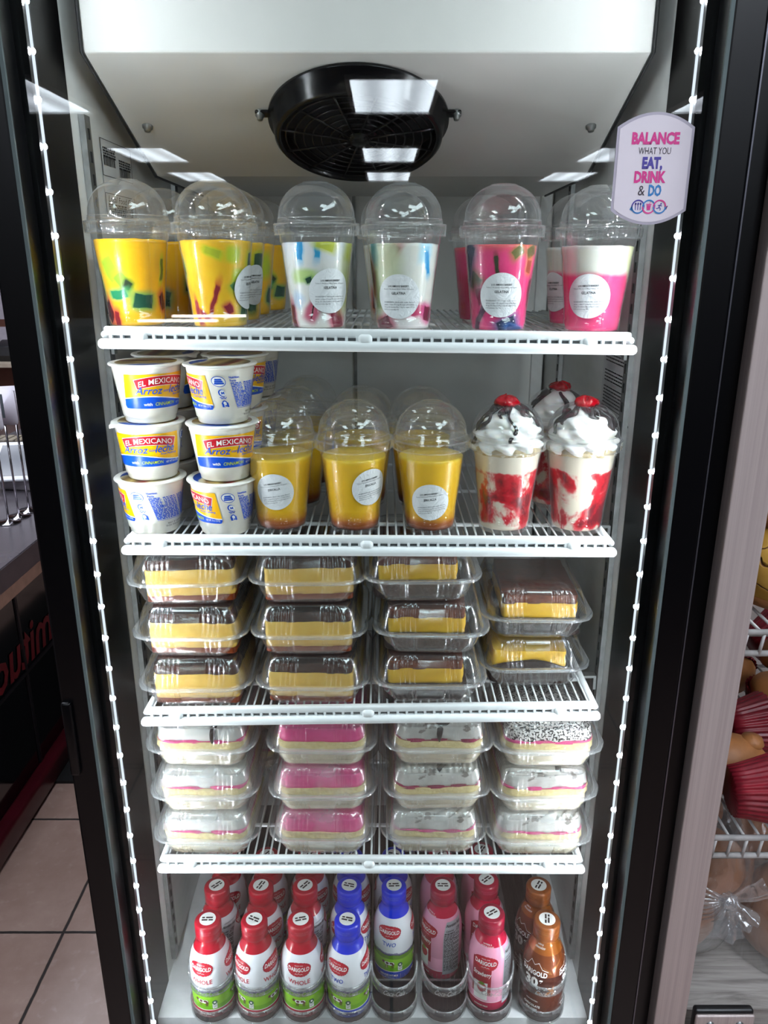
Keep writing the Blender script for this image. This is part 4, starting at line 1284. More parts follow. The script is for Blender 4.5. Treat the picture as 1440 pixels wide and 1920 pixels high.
# ================================================================== bottle lanes on the fridge floor
LANES = [-.249, -.1785, -.108, -.0375, .034, .112, .183, .265]
M_lane = clear('clear_lane', f0=.06, gain=.6, power=2.2, haze=.02, rough=.04)
M_emb = clear('embossed_lane', f0=.12, gain=.6, power=1.6, haze=.30, rough=.12)
M_mat = pm('black_lane_floor', '#17171A', .5, var=.1)
Y0 = .036
def build_lane():
    r = thing('bottle_lane', '', 'bottle lane'); RR = .0352
    m = MB(); pts = []
    arc = [(RR * sin(a), -RR * cos(a)) for a in [(-pi / 2 + pi * k / 24) for k in range(25)]]
    out = arc + [(RR, .46), (-RR, .46)]
    m.loft([[(x * .97, y * .97 if y < 0 else y, z) for x, y in out] for z in (.0005, .0030)], 0, True, True, smooth=False)
    for k in range(9): m.box((-.028 + k * .007, .215, .0034), (.0016, .46, .0010))
    m.build('lane_floor', M_mat, r)
    def band(z0, z1, th, sid):
        m = MB(); A = [(-pi / 2 + pi * k / 32) for k in range(33)]
        for a, b in ((0, 1),):
            o = [(RR + th / 2, z0), (RR + th / 2, z1), (RR - th / 2, z1), (RR - th / 2, z0), (RR + th / 2, z0)]
            L = []
            for t in A: L.append([(rr * sin(t), -rr * cos(t), z + sid * (abs(t) / (pi / 2)) ** 3 * (1 if z > (z0 + z1) / 2 else .4)) for rr, z in o])
            m.loft(L, loop=False)
        return m
    m = band(.0, .021, .0022, .0)
    m.tube([((RR) * sin(t), -(RR) * cos(t), .0215) for t in [(-pi / 2 + pi * k / 32) for k in range(33)]], .0013, 6, 1)
    m.build('front_rim', [M_lane, M_rimc], r)
    m = band(.054, .070, .0020, .016)
    m.tube([((RR) * sin(t), -(RR) * cos(t), .070 + .016 * (abs(t) / (pi / 2)) ** 3) for t in [(-pi / 2 + pi * k / 32) for k in range(33)]], .0014, 6, 1)
    st_ = m.build('front_stop', [M_lane, M_rimc], r)
    e = MB(); text(e, 'Coca-Cola', 0, .0615, .0090, .034, .0, 0, bold=.02, shear=.35); wrap(e, lambda z: RR + .0013, 0, .0005); e.build('raised_lettering', M_emb, st_)
    for s in (-1, 1):
        m = MB(); m.box((s * RR, .006, .045), (.0022, .012, .086)); m.box((s * RR, .23, .020), (.0018, .46, .036)); m.build('lane_side', M_lane, r)
    m = MB()
    for k in range(6): m.box((-.018 + k * .007, .006, .0445), (.0012, .004, .012))
    m.box((0, .006, .040), (.068, .003, .0015))
    m.build('tension_grid', M_lane, r)
    return r
mk = Maker(build_lane)
for q, x in enumerate(LANES):
    mk(('clear plastic bottle lane at the left wall', 'clear bottle lane second from the left wall', 'clear bottle lane third from the left, red caps beside blue caps', 'clear bottle lane with a blue-capped bottle at its very front', 'empty-fronted clear bottle lane behind which blue bottles stand',
        'empty-fronted clear bottle lane before the back-turned strawberry bottle', 'clear bottle lane with a pink strawberry bottle near its front', 'clear bottle lane by the right wall with brown bottles')[q], (x, Y0, ZF), 0, 'bottle lanes on the fridge floor')

# ================================================================== milk bottles
BOT = [(0.0, .003), (.022, .003), (.026, .0), (.0300, .0012), (.0320, .006), (.0328, .014), (.0328, .046), (.0325, .047), (.0328, .048), (.0328, .084), (.0320, .096), (.0297, .108), (.0258, .118), (.0222, .126), (.0198, .131), (.0190, .134), (.0190, .1375), (.0196, .139), (.0190, .140)]
bot_r = interp([q for q in BOT if q[0] > .0319 or q[1] > .08])
def sleeve(name, stops, wav=.0, foil=False):
    t = NT(name); co = t.co(); z = t.sep(co)[2]
    x, y = t.sep(co)[0], t.sep(co)[1]
    zz = t.math('MULTIPLY_ADD', t.math('SUBTRACT', t.noise(55, 4, .7), .5), wav, z)
    up = t.math('MULTIPLY', t.rng(z, .045, .05), t.rng(z, .080, .070))
    zz = t.math('ADD', t.math('MULTIPLY', z, t.math('SUBTRACT', 1.0, up)), t.math('MULTIPLY', zz, up)) if wav else z
    # mountains only between the meadow and the white, so wobble the line by angle there
    c = t.ramp(t.math('DIVIDE', zz, .165), [(a / .165, hexc(h)) for a, h in stops], True)
    nm = t.bump(t.noise(45, 2), .25, .002)
    return t.done(t.bsdf(c, .24, spec=.5, coat=.3, normal=nm, metal=.35 if foil else 0))
S_red = sleeve('whole_milk_sleeve', [(0, '#A8142A'), (.0205, '#F0E6E0'), (.0215, '#6FAE1E'), (.030, '#86C024'), (.046, '#6FA02A'), (.0535, '#5C5C78'), (.056, '#8A86A2'), (.0585, '#E9EAF0'), (.121, '#B4132A')], .012)
S_blu = sleeve('two_percent_sleeve', [(0, '#1C4CC0'), (.0205, '#F0E6E0'), (.0215, '#6FAE1E'), (.030, '#82BA26'), (.046, '#6A9A2C'), (.0535, '#565678'), (.056, '#8682A2'), (.0585, '#E9EAF0'), (.121, '#1734D2')], .012)
S_pnk = sleeve('strawberry_sleeve', [(0, '#B01244'), (.021, '#F4D0DC'), (.0225, '#F0A2BE'), (.121, '#C4123E')])
S_brn = sleeve('chocolate_sleeve', [(0, '#4E2016'), (.016, '#5A2818'), (.052, '#4A2016'), (.085, '#7A3C1C'), (.119, '#A25A20')], .02, True)
P_w = pm('print_white', '#F2F0EE', .35, var=.0); P_r = pm('print_red', '#BC1A30', .3, var=.02); P_b = pm('print_blue', '#1C48B8', .3, var=.02); P_k = pm('print_dark', '#2A1C1C', .4, var=.0)
P_c = pm('cow_brown', '#5A2A1C', .4, var=.1); P_g = pm('print_green', '#1E5A3C', .4, var=.0); P_s = pm('print_silver', '#B9BCC4', .3, var=.03, metal=.2); P_cop = pm('copper_foil', '#C07A42', .25, metal=.6, var=.1)
P_dr = pm('print_deep_red', '#A0142C', .3, var=.03); P_y = pm('strawberry_leaf', '#7A9A3A', .4, var=.05)
PM = [P_w, P_r, P_b, P_k, P_c, P_g, P_s, P_cop, P_dr, P_y]
def emblem(a, x, y, z, sc=1.0):
    n = 72; pts = []; pin = []
    for k in range(n):
        t = 2 * pi * k / n
        rx = .0205 * (abs(cos(t)) ** .75) * (1 if cos(t) > 0 else -1) * (1.0 if sin(t) > 0 else .98); ry = (.0105 if sin(t) > 0 else .0145) * sin(t)
        w = 1 + .035 * cos(26 * t)
        pts.append((x + rx * w * sc, y + ry * w * sc)); pin.append((x + rx * .93 * sc, y + ry * .92 * sc))
    a.star(pts, z, 6, 8, (x, y)); a.star(pin, z + .00015, 6, 1, (x, y))
    text(a, 'DARIGOLD', x, y - .0008 * sc, .0068 * sc, .0345 * sc, z + .0005, 0, bold=.022, arc=.0012 * sc)
    text(a, 'SINCE 1918', x, y + .0062 * sc, .0019 * sc, .013 * sc, z + .0005, 0)
    for q in (-1, 0, 1):
        X = x + q * .0045 * sc; hh = (.0030 if q == 0 else .002) * sc; Y = y - .0098 * sc
        a.add([(X - .003 * sc, Y, z + .0005), (X, Y + hh, z + .0005), (X, Y + hh - .0008, z + .0005)], [(0, 1, 2)], 0, False)
        a.add([(X + .003 * sc, Y, z + .0005), (X, Y + hh - .0008, z + .0005), (X, Y + hh, z + .0005)], [(0, 1, 2)], 0, False)
def nutri(a, x0, w, y0, y1, mat, z=.0003, sd=0):
    a.grid(lambda u, v: (x0 + u * w, y0 + v * (y1 - y0), z), 12, 14, mat, False)
    text(a, 'Nutrition Facts', x0 + w / 2, y1 - .005, .0042, w * .9, z + .0005, 3, bold=.02)
    text(a, '270', x0 + w * .8, y1 - .0135, .0046, .007, z + .0005, 3, bold=.02); text(a, 'Calories', x0 + w * .3, y1 - .0135, .0032, .013, z + .0005, 3, bold=.02)
    n = int((y1 - y0 - .022) / .0028)
    for q in range(n):
        y = y1 - .0185 - q * .0028
        scribble(a, x0 + .001, x0 + w * (.95 if q % 3 else .6), y, .0014, z + .0004, 3, sd + q)
        if q % 4 == 0: a.grid(lambda u, v: (x0 + .001 + u * (w - .002), y + .0010 + v * .0004, z + .0004), 8, 1, 3, False)
def cow(a, x, y, z, s):
    body = [(-.009, .002), (-.006, .0035), (.0, .003), (.006, .0035), (.0075, .001), (.0065, -.003), (.002, -.0035), (-.003, -.003), (-.007, -.0025)]
    a.star([(x + p * s, y + q * s) for p, q in body], z, 3, 0)
    for c, rx, ry in (((-.004, .0008), .0026, .0022), ((.003, .0012), .003, .0018), ((.0055, -.0012), .0016, .0016)):
        a.star([(x + (c[0] + rx * cos(k * pi / 5)) * s, y + (c[1] + ry * sin(k * pi / 5)) * s) for k in range(10)], z + .0002, 1, 4)
    a.star([(x + (-.0105 + .0022 * cos(k * pi / 5)) * s, y + (.0025 + .0026 * sin(k * pi / 5)) * s) for k in range(10)], z + .0001, 1, 4)
    for lx in (-.006, -.0035, .004, .006):
        a.grid(lambda u, v: (x + (lx - .0006 + u * .0012) * s, y + (-.0085 + v * .006) * s, z), 1, 2, 4, False)
    a.grid(lambda u, v: (x + (.0075 + u * .0005) * s, y + (-.004 + v * .006) * s, z), 1, 1, 4, False)
def cap(r, mat, nk):
    m = MB(); m.lathe([(.0188, .1385), (.0196, .1395), (.0198, .150), (.0195, .151), (.0199, .152), (.0199, .1615), (.0190, .1640), (.0172, .1650), (0, .1650)], 48)
    c = m.build('cap', mat, r)
    s = MB(); s.star(disc_pts(.0122, 32), .1653, 3, 0); 
    for q in (-1, 1): scribble(s, -.0085, .0085, q * .0022, .0026, .1656, 1, 7 + q)
    sx, sy = cos(nk), sin(nk)
    s.map(lambda p: (p.x * sx - p.y * sy, p.x * sy + p.y * sx, p.z))
    s.build('date_sticker', [P_w, P_k], c)
    t = MB(); text(t, 'SEALED FOR YOUR', .004, .1575, .0024, .020, 0, 0); text(t, 'PROTECTION', .004, .1540, .0024, .014, 0, 0)
    wrap(t, lambda z: .0199, 0, .0003); t.build('seal_lettering', pm(mat.name + '_print', {'cap_red': '#D8646E', 'cap_blue': '#6A7CEC', 'cap_berry': '#D85A78', 'cap_brown': '#B87A4A'}[mat.name], .4, var=0), c)
CAPS = {k: pm('cap_' + k, c, .3, var=.04, coat=.2) for k, c in (('red', '#B0122A'), ('blue', '#1630D0'), ('berry', '#A00F34'), ('brown', '#8A4A1E'))}
def body(r, mat):
    m = MB(); m.lathe(BOT, 56); m.build('bottle', mat, r)
def milk(kind):
    def b():
        r = thing('milk_bottle', '', 'milk bottle')
        body(r, S_red if kind == 'WHOLE' else S_blu); cap(r, CAPS['red' if kind == 'WHOLE' else 'blue'], .3)
        a = MB(); z = .0004; pc = 1 if kind == 'WHOLE' else 2
        for ang in (0, 98, -98):
            x = R(ang) * .0328
            st0 = len(a.v)
            emblem(a, x, .1010, z, .92)
            text(a, kind, x, .0765, .0085, .034 if kind == 'WHOLE' else .022, z, pc, bold=.012, arc=.002)
            cow(a, x + .001, .038, z, 1.0)
            a.grid(lambda u, v: (x + .0145 + u * .007, .0245 + v * .010, z), 2, 2, 0, False)
            a.star([(x + .018 + .004 * cos(k * pi / 8), .0365 + .004 * sin(k * pi / 8)) for k in range(16)], z, 2, 5)
            a.star([(x + .018 + .0016 * cos(k * pi / 8), .0365 + .0018 * sin(k * pi / 8)) for k in range(16)], z + .0002, 1, 0)
            for q in range(3): scribble(a, x + .0155, x + .0208, .0325 - q * .0025, .001, z + .0003, 5, q)
            text(a, 'WHOLE MILK' if kind == 'WHOLE' else 'REDUCED FAT MILK', x, .0140, .0038, .024 if kind == 'WHOLE' else .030, z, 0, bold=.025)
            text(a, 'VITAMIN A & D' if kind == 'WHOLE' else '2% MILKFAT', x, .0098, .0016, .014, z, 0)
            text(a, '14 FL OZ (414mL)', x, .0075, .0016, .018, z, 0)
        nutri(a, R(180) * .0328 - .013, .026, .012, .112, 6, sd=3)
        wrap(a, bot_r, 0, .0001)
        a.build('label_print', PM, r)
        return r
    return Maker(b)
def straw():
    r = thing('milk_bottle', '', 'milk bottle')
    body(r, S_pnk); cap(r, CAPS['berry'], .9)
    a = MB(); z = .0003
    a.grid(lambda u, v: (-.021 + u * .031, .036 + v * .066, z), 10, 12, 8, False)
    a.grid(lambda u, v: (-.017 + u * .022, .026 + v * .034, z + .0002), 8, 8, 0, False)
    a.star([(-.004 + .0075 * cos(k * pi / 10), .051 + .0085 * sin(k * pi / 10) * (1 if sin(k * pi / 10) > 0 else 1.15)) for k in range(20)], z + .0004, 3, 1)
    a.star([(-.004 + .006 * cos(k * pi / 8) * (1 if k % 2 else .5), .0585 + .003 * sin(k * pi / 8)) for k in range(16)], z + .0006, 2, 9)
    emblem(a, 0, .0985, z + .0002, .95)
    text(a, 'Strawberry', -.004, .0775, .0085, .028, z + .0006, 0, bold=.015, shear=.15)
    text(a, 'NATURAL &', .000, .1255, .0022, .013, z, 0); text(a, 'ARTIFICIAL FLAVORS', .000, .1222, .0022, .020, z, 0)
    text(a, 'LOWFAT MILK', -.004, .0135, .0030, .022, z, 0)
    nutri(a, R(52) * .0328, .030, .016, .116, 6, sd=11)
    wrap(a, bot_r, 0, .0001); a.build('label_print', PM, r)
    return r
def choc():
    r = thing('milk_bottle', '', 'milk bottle')
    body(r, S_brn); cap(r, CAPS['brown'], -1.1)
    a = MB(); z = .0003; rd = random.Random(5)
    for ang in (0, 105):
        x = R(ang) * .0328
        for k in range(7):
            cx, cy = x + .012 + rd.uniform(-.004, .020), .075 + rd.uniform(-.022, .034); an = rd.uniform(0, pi)
            l1, w1 = rd.uniform(.008, .016), rd.uniform(.0015, .003)
            P = [(cx + l1 * cos(an), cy + l1 * sin(an)), (cx - w1 * sin(an), cy + w1 * cos(an)), (cx - l1 * .4 * cos(an), cy - l1 * .4 * sin(an)), (cx + w1 * sin(an), cy - w1 * cos(an))]
            a.star(dense(P, .003), z, 3, 7)
        text(a, 'DARIGOLD', x, .0905, .0088, .040, z + .0006, 0, bold=.03)
        for p, q in ((( -.021, .0960), (-.012, .0985)), ((-.012, .0985), (-.006, .1090)), ((-.006, .1090), (0, .1030)), ((0, .1030), (.006, .1075)), ((.006, .1075), (.012, .0985)), ((.012, .0985), (.021, .0960))):
            a.grid(lambda u, v: (x + p[0] + (q[0] - p[0]) * u, p[1] + (q[1] - p[1]) * u + v * .0009, z + .0006), 3, 1, 0, False)
        text(a, '30', x - .003, .0735, .0165, .021, z + .0006, 0, bold=.045); text(a, 'g', x + .0115, .0790, .0070, .0055, z + .0006, 0, bold=.03)
        text(a, 'HIGH PROTEIN', x, .036, .0026, .018, z + .0006, 0); text(a, 'CHOCOLATE', x, .026, .0042, .026, z + .0006, 0, bold=.025); text(a, 'MILK SHAKE', x, .0195, .0030, .018, z + .0006, 0, bold=.02)
        text(a, 'ultra', x + .002, .1345, .0040, .008, z + .0005, 0, shear=.3); text(a, 'chocolate', x + .002, .1295, .0036, .015, z + .0005, 0, shear=.3)
    wrap(a, bot_r, 0, .0001); a.build('label_print', PM, r)
    return r
mw, mt, ms, mc = milk('WHOLE'), milk('TWO'), Maker(straw), Maker(choc)
MG = 'milk bottles on the fridge floor'
BZ = ZF + .0040
def put(mkr, lane, row, rot, label, dy=0.0):
    mkr(label, (LANES[lane], Y0 - .001 + row * .0665 + dy, BZ), R(rot), MG)
put(mw, 0, 0, -16, 'red-capped whole milk bottle at the front of the lane by the left wall')
put(mw, 0, 1, 178 + 30, 'red-capped milk bottle second back by the left wall, nutrition panel turned forward')
put(mw, 0, 2, 20, 'red-capped milk bottle third back in the lane by the left wall')
put(mw, 1, 0, -42, 'red-capped whole milk bottle at the front of the second lane, two emblems showing')
put(mw, 1, 1, 48, 'red-capped milk bottle second back in the second lane from the left')
put(mw, 1, 2, 35, 'red-capped milk bottle third back in the second lane from the left')
put(mw, 2, 0, -4, 'red-capped whole milk bottle at the front, emblem straight on, beside the blue cap')
put(mw, 2, 1, 180 + 34, 'red-capped milk bottle second back in the third lane, nutrition panel at its right')
put(mw, 2, 2, 40, 'red-capped milk bottle third back in the third lane from the left')
put(mt, 3, 0, -30, 'blue-capped reduced fat milk bottle at the very front')
put(mt, 3, 1, -32, 'blue-capped milk bottle right behind the front blue-capped bottle')
put(mt, 3, 2, 55, 'blue-capped milk bottle third back in the first blue lane')
put(mt, 4, 1, -14, 'blue-capped milk bottle set back behind an empty lane front')
put(mt, 4, 2, 150, 'blue-capped milk bottle hidden behind the set-back blue-capped bottle')
put(ms, 5, 1, -52, 'strawberry milk bottle set back, silver nutrition panel facing forward')
put(ms, 5, 2, 10, 'strawberry milk bottle behind the one with its nutrition panel forward')
put(ms, 6, 0, -20, 'front pink strawberry milk bottle, emblem facing left', .012)
put(ms, 6, 1, -12, 'strawberry milk bottle second back, its cap under the shelf edge', .012)
put(ms, 6, 2, 5, 'strawberry milk bottle third back behind the front pink bottle', .012)
put(mc, 7, 0, -38, 'front brown chocolate shake bottle by the right wall')
put(mc, 7, 1, -60, 'brown chocolate shake bottle behind the front brown one')

# ================================================================== serving counter on the left
CXF = -1.073
M_steel = pm('counter_steel', '#8E868E', .38, metal=.35, var=.05, scale=20)
ct = thing('serving_counter', 'long serving counter with steel top, black glossy front and dark red kick rail', 'counter', (0, 0, 0))
m = MB(); m.box((-1.46, 1.75, .770), (.80, 4.5, .012)); m.build('steel_top', pm('dark_steel_top', '#5E585E', .25, metal=.3, var=.05, scale=20), ct, .002)
m = MB(); m.box((-1.062, 1.75, .740), (.006, 4.5, .068)); m.build('steel_apron', M_steel, ct, .002)
def mat_front():
    t = NT('black_counter_front')
    return t.done(t.bsdf(hexc('#07080E'), .09, spec=.9))
m = MB(); m.box((-1.125, 1.75, .365), (.09, 4.5, .69)); m.build('front_panel', mat_front(), ct)
m = MB()
for y in (.35, .78, 1.21, 1.64, 2.07): m.box((CXF - .0055, y, .365), (.006, .012, .68))
m.box((CXF - .005, 1.75, .40), (.007, 4.5, .010)); m.build('front_trim', pm('dull_chrome', '#3C3A40', .3, metal=.7), ct)
m = MB(); m.box((CXF - .003, 1.75, .680), (.010, 4.5, .045)); m.build('beige_strip', pm('beige_laminate', '#D8BFAE', .12, metal=.6), ct)
m = MB(); m.rbox((CXF + .012, 1.75, .040), (.05, 4.5, .075), .012); m.build('kick_rail', pm('dark_red_wood', '#4E101C', .3, var=.15, scale=12, coat=.4), ct)
LM = [pm('counter_red', '#8E1426', .4, var=.1), pm('counter_tan', '#6E6446', .5, var=.1), pm('counter_gold', '#8A6A22', .5, var=.1)]
def on_front(a, nm, k):
    a.map(lambda p: (CXF - .0045, 1.27 - p.x, .485 + p.y)); a.build(nm, LM[k], ct)
a = MB(); text(a, 'osmituos', 0, 0, .13, .62, 0, 0, bold=.02, shear=-.2); on_front(a, 'red_reflected_letters', 0)  # letters drawn mirrored: a reflection painted onto the glossy front
a = MB(); text(a, 'ups', .36, .155, .06, .14, 0, 0, shear=-.2); on_front(a, 'tan_reflected_letters', 1)
a = MB(); a.star([(-.34 + .09 * cos(k * pi / 12) * (1 + .2 * sin(3 * k)), .20 + .055 * sin(k * pi / 12)) for k in range(24)], 0, 2, 0); on_front(a, 'gold_emblem', 2)

M_card = pm('white_card', '#E2DAE4', .5, var=.01); M_gk = pm('dark_grey_ink', '#4A5054', .5, var=0)
M_chr = pm('chrome', '#C9C4CA', .12, metal=1.0, var=.0)
def build_stand():
    r = thing('table_number_stand', '', 'table number')
    m = MB(); m.tube([(0, 0, .003), (0, 0, .335)], .0035, 8); m.build('rod', M_chr, r)
    m = MB(); m.lathe([(0, .0), (.036, .0), (.038, .002), (.036, .0045), (.012, .006), (.005, .012), (0, .012)], 32); m.build('foot', M_chr, r)
    m = MB(); L = [[(x, -.003 - q, z + .375) for x, z in rrect(.105, .115, .012, 4)] for q in (0, .003)]; m.loft(L, 0, True, True)
    text(m, '1', 0, 0, .075, .020, 0, 1, bold=.03)
    k = len(text_raw('1', .03, 2)[0])
    for i in range(len(m.v) - k, len(m.v)):
        x, y, z = m.v[i]; m.v[i] = (x, -.0066, y + .380)
    m.build('number_card', [M_card, M_gk], r)
    return r
mk = Maker(build_stand)
mk('table number stand showing 1, nearest the fridge on the counter', (-1.212, 1.656, .776), R(18), 'table number stands on the counter')
mk('table number stand with its card turned edge-on, in front of the others', (-1.217, 1.59, .776), R(-8), 'table number stands on the counter')
mk('table number stand farthest to the left on the counter', (-1.222, 1.527, .776), R(-26), 'table number stands on the counter')
# things standing on the counter
t = thing('tablet_stand', 'white framed tablet tilted on a grey stand on the counter', 'tablet', (-1.32, 1.97, .776), R(-12))
m = MB(); m.rbox((0, 0, .028), (.20, .16, .056), .01); m.build('stand', pm('warm_grey_plastic', '#8A8288', .5), t)
rt = Euler((R(28), 0, R(20))).to_matrix()
m = MB(); m.rbox((0, 0, .098), (.30, .22, .012), .006, rot=rt); m.build('frame', pm('white_plastic', '#D8D6DC', .4), t)
m = MB(); m.box(rt @ Vector((0, 0, .0066)) + Vector((0, 0, .098)), (.255, .175, .001), 0, rt); m.build('screen', pm('dark_screen', '#2A2A3A', .15), t)
t = thing('acrylic_box', 'clear acrylic box holding packets behind the number stands', 'box', (-1.58, 2.35, .776))
m = MB(); m.loft([[(x, y, z) for x, y in rrect(.16, .14, .004, 2)] for z in (0.001, .20)], 0, True, False); m.build('walls', M_lane, t)
m = MB()
for k in range(4): m.rbox((-.05 + k * .034, 0, .055), (.026, .10, .10), .004)
m.build('packets', pm('packet_beige', '#8A7C66', .6, var=.2), t)
t = tag(None or (lambda m: (m.rbox((0, 0, .05), (.40, .30, .10), .012), m.build('folded_cloth', pm('grey_cloth', '#6A6066', .8)))[1])(MB()), 'grey folded cloth pile at the back of the counter', 'cloth')
t.location = (-1.45, 2.75, .776)

# brown wall unit behind with papers and a card terminal
wu = thing('wall_cabinet', 'dark brown wooden cabinet beyond the counter with a small ledge', 'cabinet', (-2.35, 3.4, 0))
m = MB(); m.box((0, .3, 1.1), (1.9, .5, 2.2)); m.build('carcass', pm('brown_wood', '#5A3022', .5, var=.15, scale=8), wu, .004)
m = MB(); m.box((.115, -.05, 1.07), (.62, .22, .02)); m.build('ledge', pm('pale_ledge', '#A89888', .5), wu)
m = MB(); m.box((-.085, -.05, 1.66), (.9, .22, .02)); m.build('upper_ledge', pm('wood_ledge', '#C0987C', .5), wu)
def paper(x, z, w, h, label, pink=False):
    m = MB(); m.box((0, 0, 0), (w, .002, h))
    if pink: m.box((w * .28, -.0015, -h * .3), (w * .24, .001, h * .28), 1)
    o = m.build('paper_notice', [pm('paper_white', '#A59CA6', .6), pm('paper_pink', '#B3106A', .6, var=0)])
    tag(o, label, 'notice'); o.location = (x, 3.4 + .048, z)
paper(-2.09, 1.395, .30, .20, 'white paper notice with a bright pink tag on the brown cabinet', True)
paper(-2.07, 1.17, .26, .17, 'pale paper notice just above the card terminal')
t = thing('card_terminal', 'black card terminal lying on the pale ledge of the brown cabinet', 'card terminal', (-2.01, 3.37, 1.081))
m = MB(); m.rbox((0, 0, .05), (.12, .10, .10), .012, rot=Euler((R(20), 0, 0)).to_matrix()); m.build('body', pm('dark_plastic', '#101014', .3), t)
m = MB(); m.box((0, -.056, .055), (.08, .002, .05), 0, Euler((R(20), 0, 0)).to_matrix()); m.build('screen', pm('terminal_screen', '#2C3038', .15), t)
m = MB(); m.box((-.75, 1.95, .006), (.62, 1.5, .010)); tag(m.build('floor_mat', pm('black_mat', '#0C0C0E', .7, var=.2, scale=200, bump=.3)), 'black floor mat lying against the counter kick rail', 'mat')

# ================================================================== bread cabinet on the right
bc = thing('bread_cabinet', 'bread display cabinet with brushed aluminium post and black side beside the fridge', 'bread cabinet', (0, 0, 0))
def mat_brushed():
    t = NT('brushed_aluminium')
    mp = t.n('ShaderNodeMapping'); mp.inputs['Scale'].default_value = (260, 260, 2.0); t.t.links.new(t.co(), mp.inputs[0])
    n = t.noise(1.0, 3, .6, mp.outputs[0])
    c = t.ramp(n, [(.25, hexc('#A69794')), (.75, hexc('#BCAFAB'))])
    return t.done(t.bsdf(c, .42, metal=.25, normal=t.bump(n, .06)))
M_br = mat_brushed()
m = MB(); m.box((.427, -.035, 1.1), (.0445, .05, 2.2)); m.build('post', M_br, bc, .0015)
m = MB(); m.box((.3885, .24, 1.1), (.033, .56, 2.2)); m.build('black_side', M_frame, bc, .003)
m = MB(); m.box((1.05, .27, .50), (1.22, .60, .10)); 
def mat_greywood():
    t = NT('grey_wood_laminate')
    mp = t.n('ShaderNodeMapping'); mp.inputs['Scale'].default_value = (3, 40, 30); t.t.links.new(t.co(), mp.inputs[0])
    n = t.noise(2.2, 6, .65, mp.outputs[0], .8)
    c = t.ramp(n, [(.3, hexc('#6F6A66')), (.5, hexc('#97918C')), (.7, hexc('#ADA7A2'))])
    return t.done(t.bsdf(c, .5))
m.build('deck', mat_greywood(), bc)
m = MB(); m.box((1.05, .57, 1.15), (1.24, .02, 1.5)); m.build('back_panel', pm('cabinet_back', '#B5AAA4', .5), bc)
m = MB(); m.box((1.05, -.03, .40), (1.22, .03, .24)); m.build('base_front', pm('grey_front', '#8F8784', .45), bc)
h = MB(); h.rbox((.505, -.052, .552), (.085, .012, .06), .004, 1); h.rbox((.505, -.060, .545), (.084, .006, .065), .003, 0)
for x in (.484, .526):
    v0 = len(h.v); h.lathe([(0, .004), (.002, .0035), (.005, .0018), (.006, 0)], 16, 2); h.map(lambda p: (x + p.x, -.063 - p.z, .562 + p.y), v0)
h.build('hinge_plate', [M_br, pm('black_gasket', '#0E0E10', .4), M_galv], bc)

M_rk = pm('worn_white_wire', '#B9B6B4', .4, var=.12, scale=50)
def build_rack():
    r = thing('bread_rack', '', 'wire rack')
    m = MB()
    for z in (0, -.030): m.tube([(0, 0, z), (1.1, 0, z)], .0042, 8)
    for k in range(50): m.tube([(.006 + k * .0215, -.001, .0), (.002 + k * .0215, -.002, -.030)], .0024, 6)
    m.build('front_rail', M_rk, r)
    m = MB()
    for k in range(50): m.tube([(.006 + k * .0215, 0, -.004), (.006 + k * .0215, .50, -.004)], .0022, 6)
    for y in (.01, .25, .49): m.tube([(0, y, -.008), (1.1, y, -.008)], .003, 6)
    m.build('wire_deck', M_rk, r)
    return r
mk = Maker(build_rack)
mk('upper white wire rack of the bread cabinet, under the cracked yellow buns', (.452, .0, 1.152), 0, 'bread cabinet racks')
mk('lower white wire rack of the bread cabinet, under the red paper muffins', (.452, -.005, .838), 0, 'bread cabinet racks')

# bread
def mat_concha():
    t = NT('cracked_yellow_crust')
    v = t.n('ShaderNodeTexVoronoi', feature='DISTANCE_TO_EDGE'); v.inputs['Scale'].default_value = 26
    wv = t.n('ShaderNodeTexNoise'); wv.inputs['Scale'].default_value = 30; t.t.links.new(t.co(), wv.inputs['Vector'])
    t.t.links.new(t.vm('ADD', t.co(), t.vm('MULTIPLY', wv.outputs['Color'], (.03, .03, .03))), v.inputs['Vector'])
    crack = t.rng(v.outputs['Distance'], .0, .045)
    c = t.mix(crack, hexc('#5A2E10'), t.ramp(t.noise(25, 4), [(.3, hexc('#C08A2E')), (.7, hexc('#D6A84A'))]))
    return t.done(t.bsdf(c, .7, normal=t.bump(crack, .6, .004)))
M_con = mat_concha()
M_bun = pm('baked_bun', '#AC6F3C', .55, var=.18, scale=22, bump=.15, bs=260)
M_bun2 = pm('pale_bun', '#A8714C', .5, var=.14, scale=18, bump=.1, bs=240)
def mat_cup():
    t = NT('red_pleated_paper')
    c = t.ramp(t.noise(60, 3), [(.3, hexc('#6E1220')), (.7, hexc('#8E1E2C'))])
    return t.done(t.bsdf(c, .4, spec=.5))
M_rp = mat_cup()
def bun_mesh(m, rx, ry, h, seed, mat=0, knob=False, base=0.0):
    P = [(0, base)] + [(sin(a) ** .8 if a < pi / 2 else 1.0, 0) for a in ()]
    prof = [(0.0, 0.0), (.75, .0), (.93, .10), (1.0, .30), (.97, .50), (.86, .70), (.66, .86), (.38, .97), (0.0, 1.0)]
    def fn(rr, z, a, i):
        k = 1 + .07 * noise.noise((sin(a) * 1.6 + seed, cos(a) * 1.6, i * .35))
        return rr * k, z
    o = len(m.v); m.lathe(prof, 48, mat, fn)
    m.map(lambda p: (p.x * rx, p.y * ry, base + p.z * h), o)
    if knob:
        o = len(m.v); m.lathe([(0, 0), (.8, .1), (1, .4), (.8, .8), (0, 1)], 24, mat); m.map(lambda p: (p.x * .018 + rx * .55, p.y * .018, base + h * .75 + p.z * .022), o)
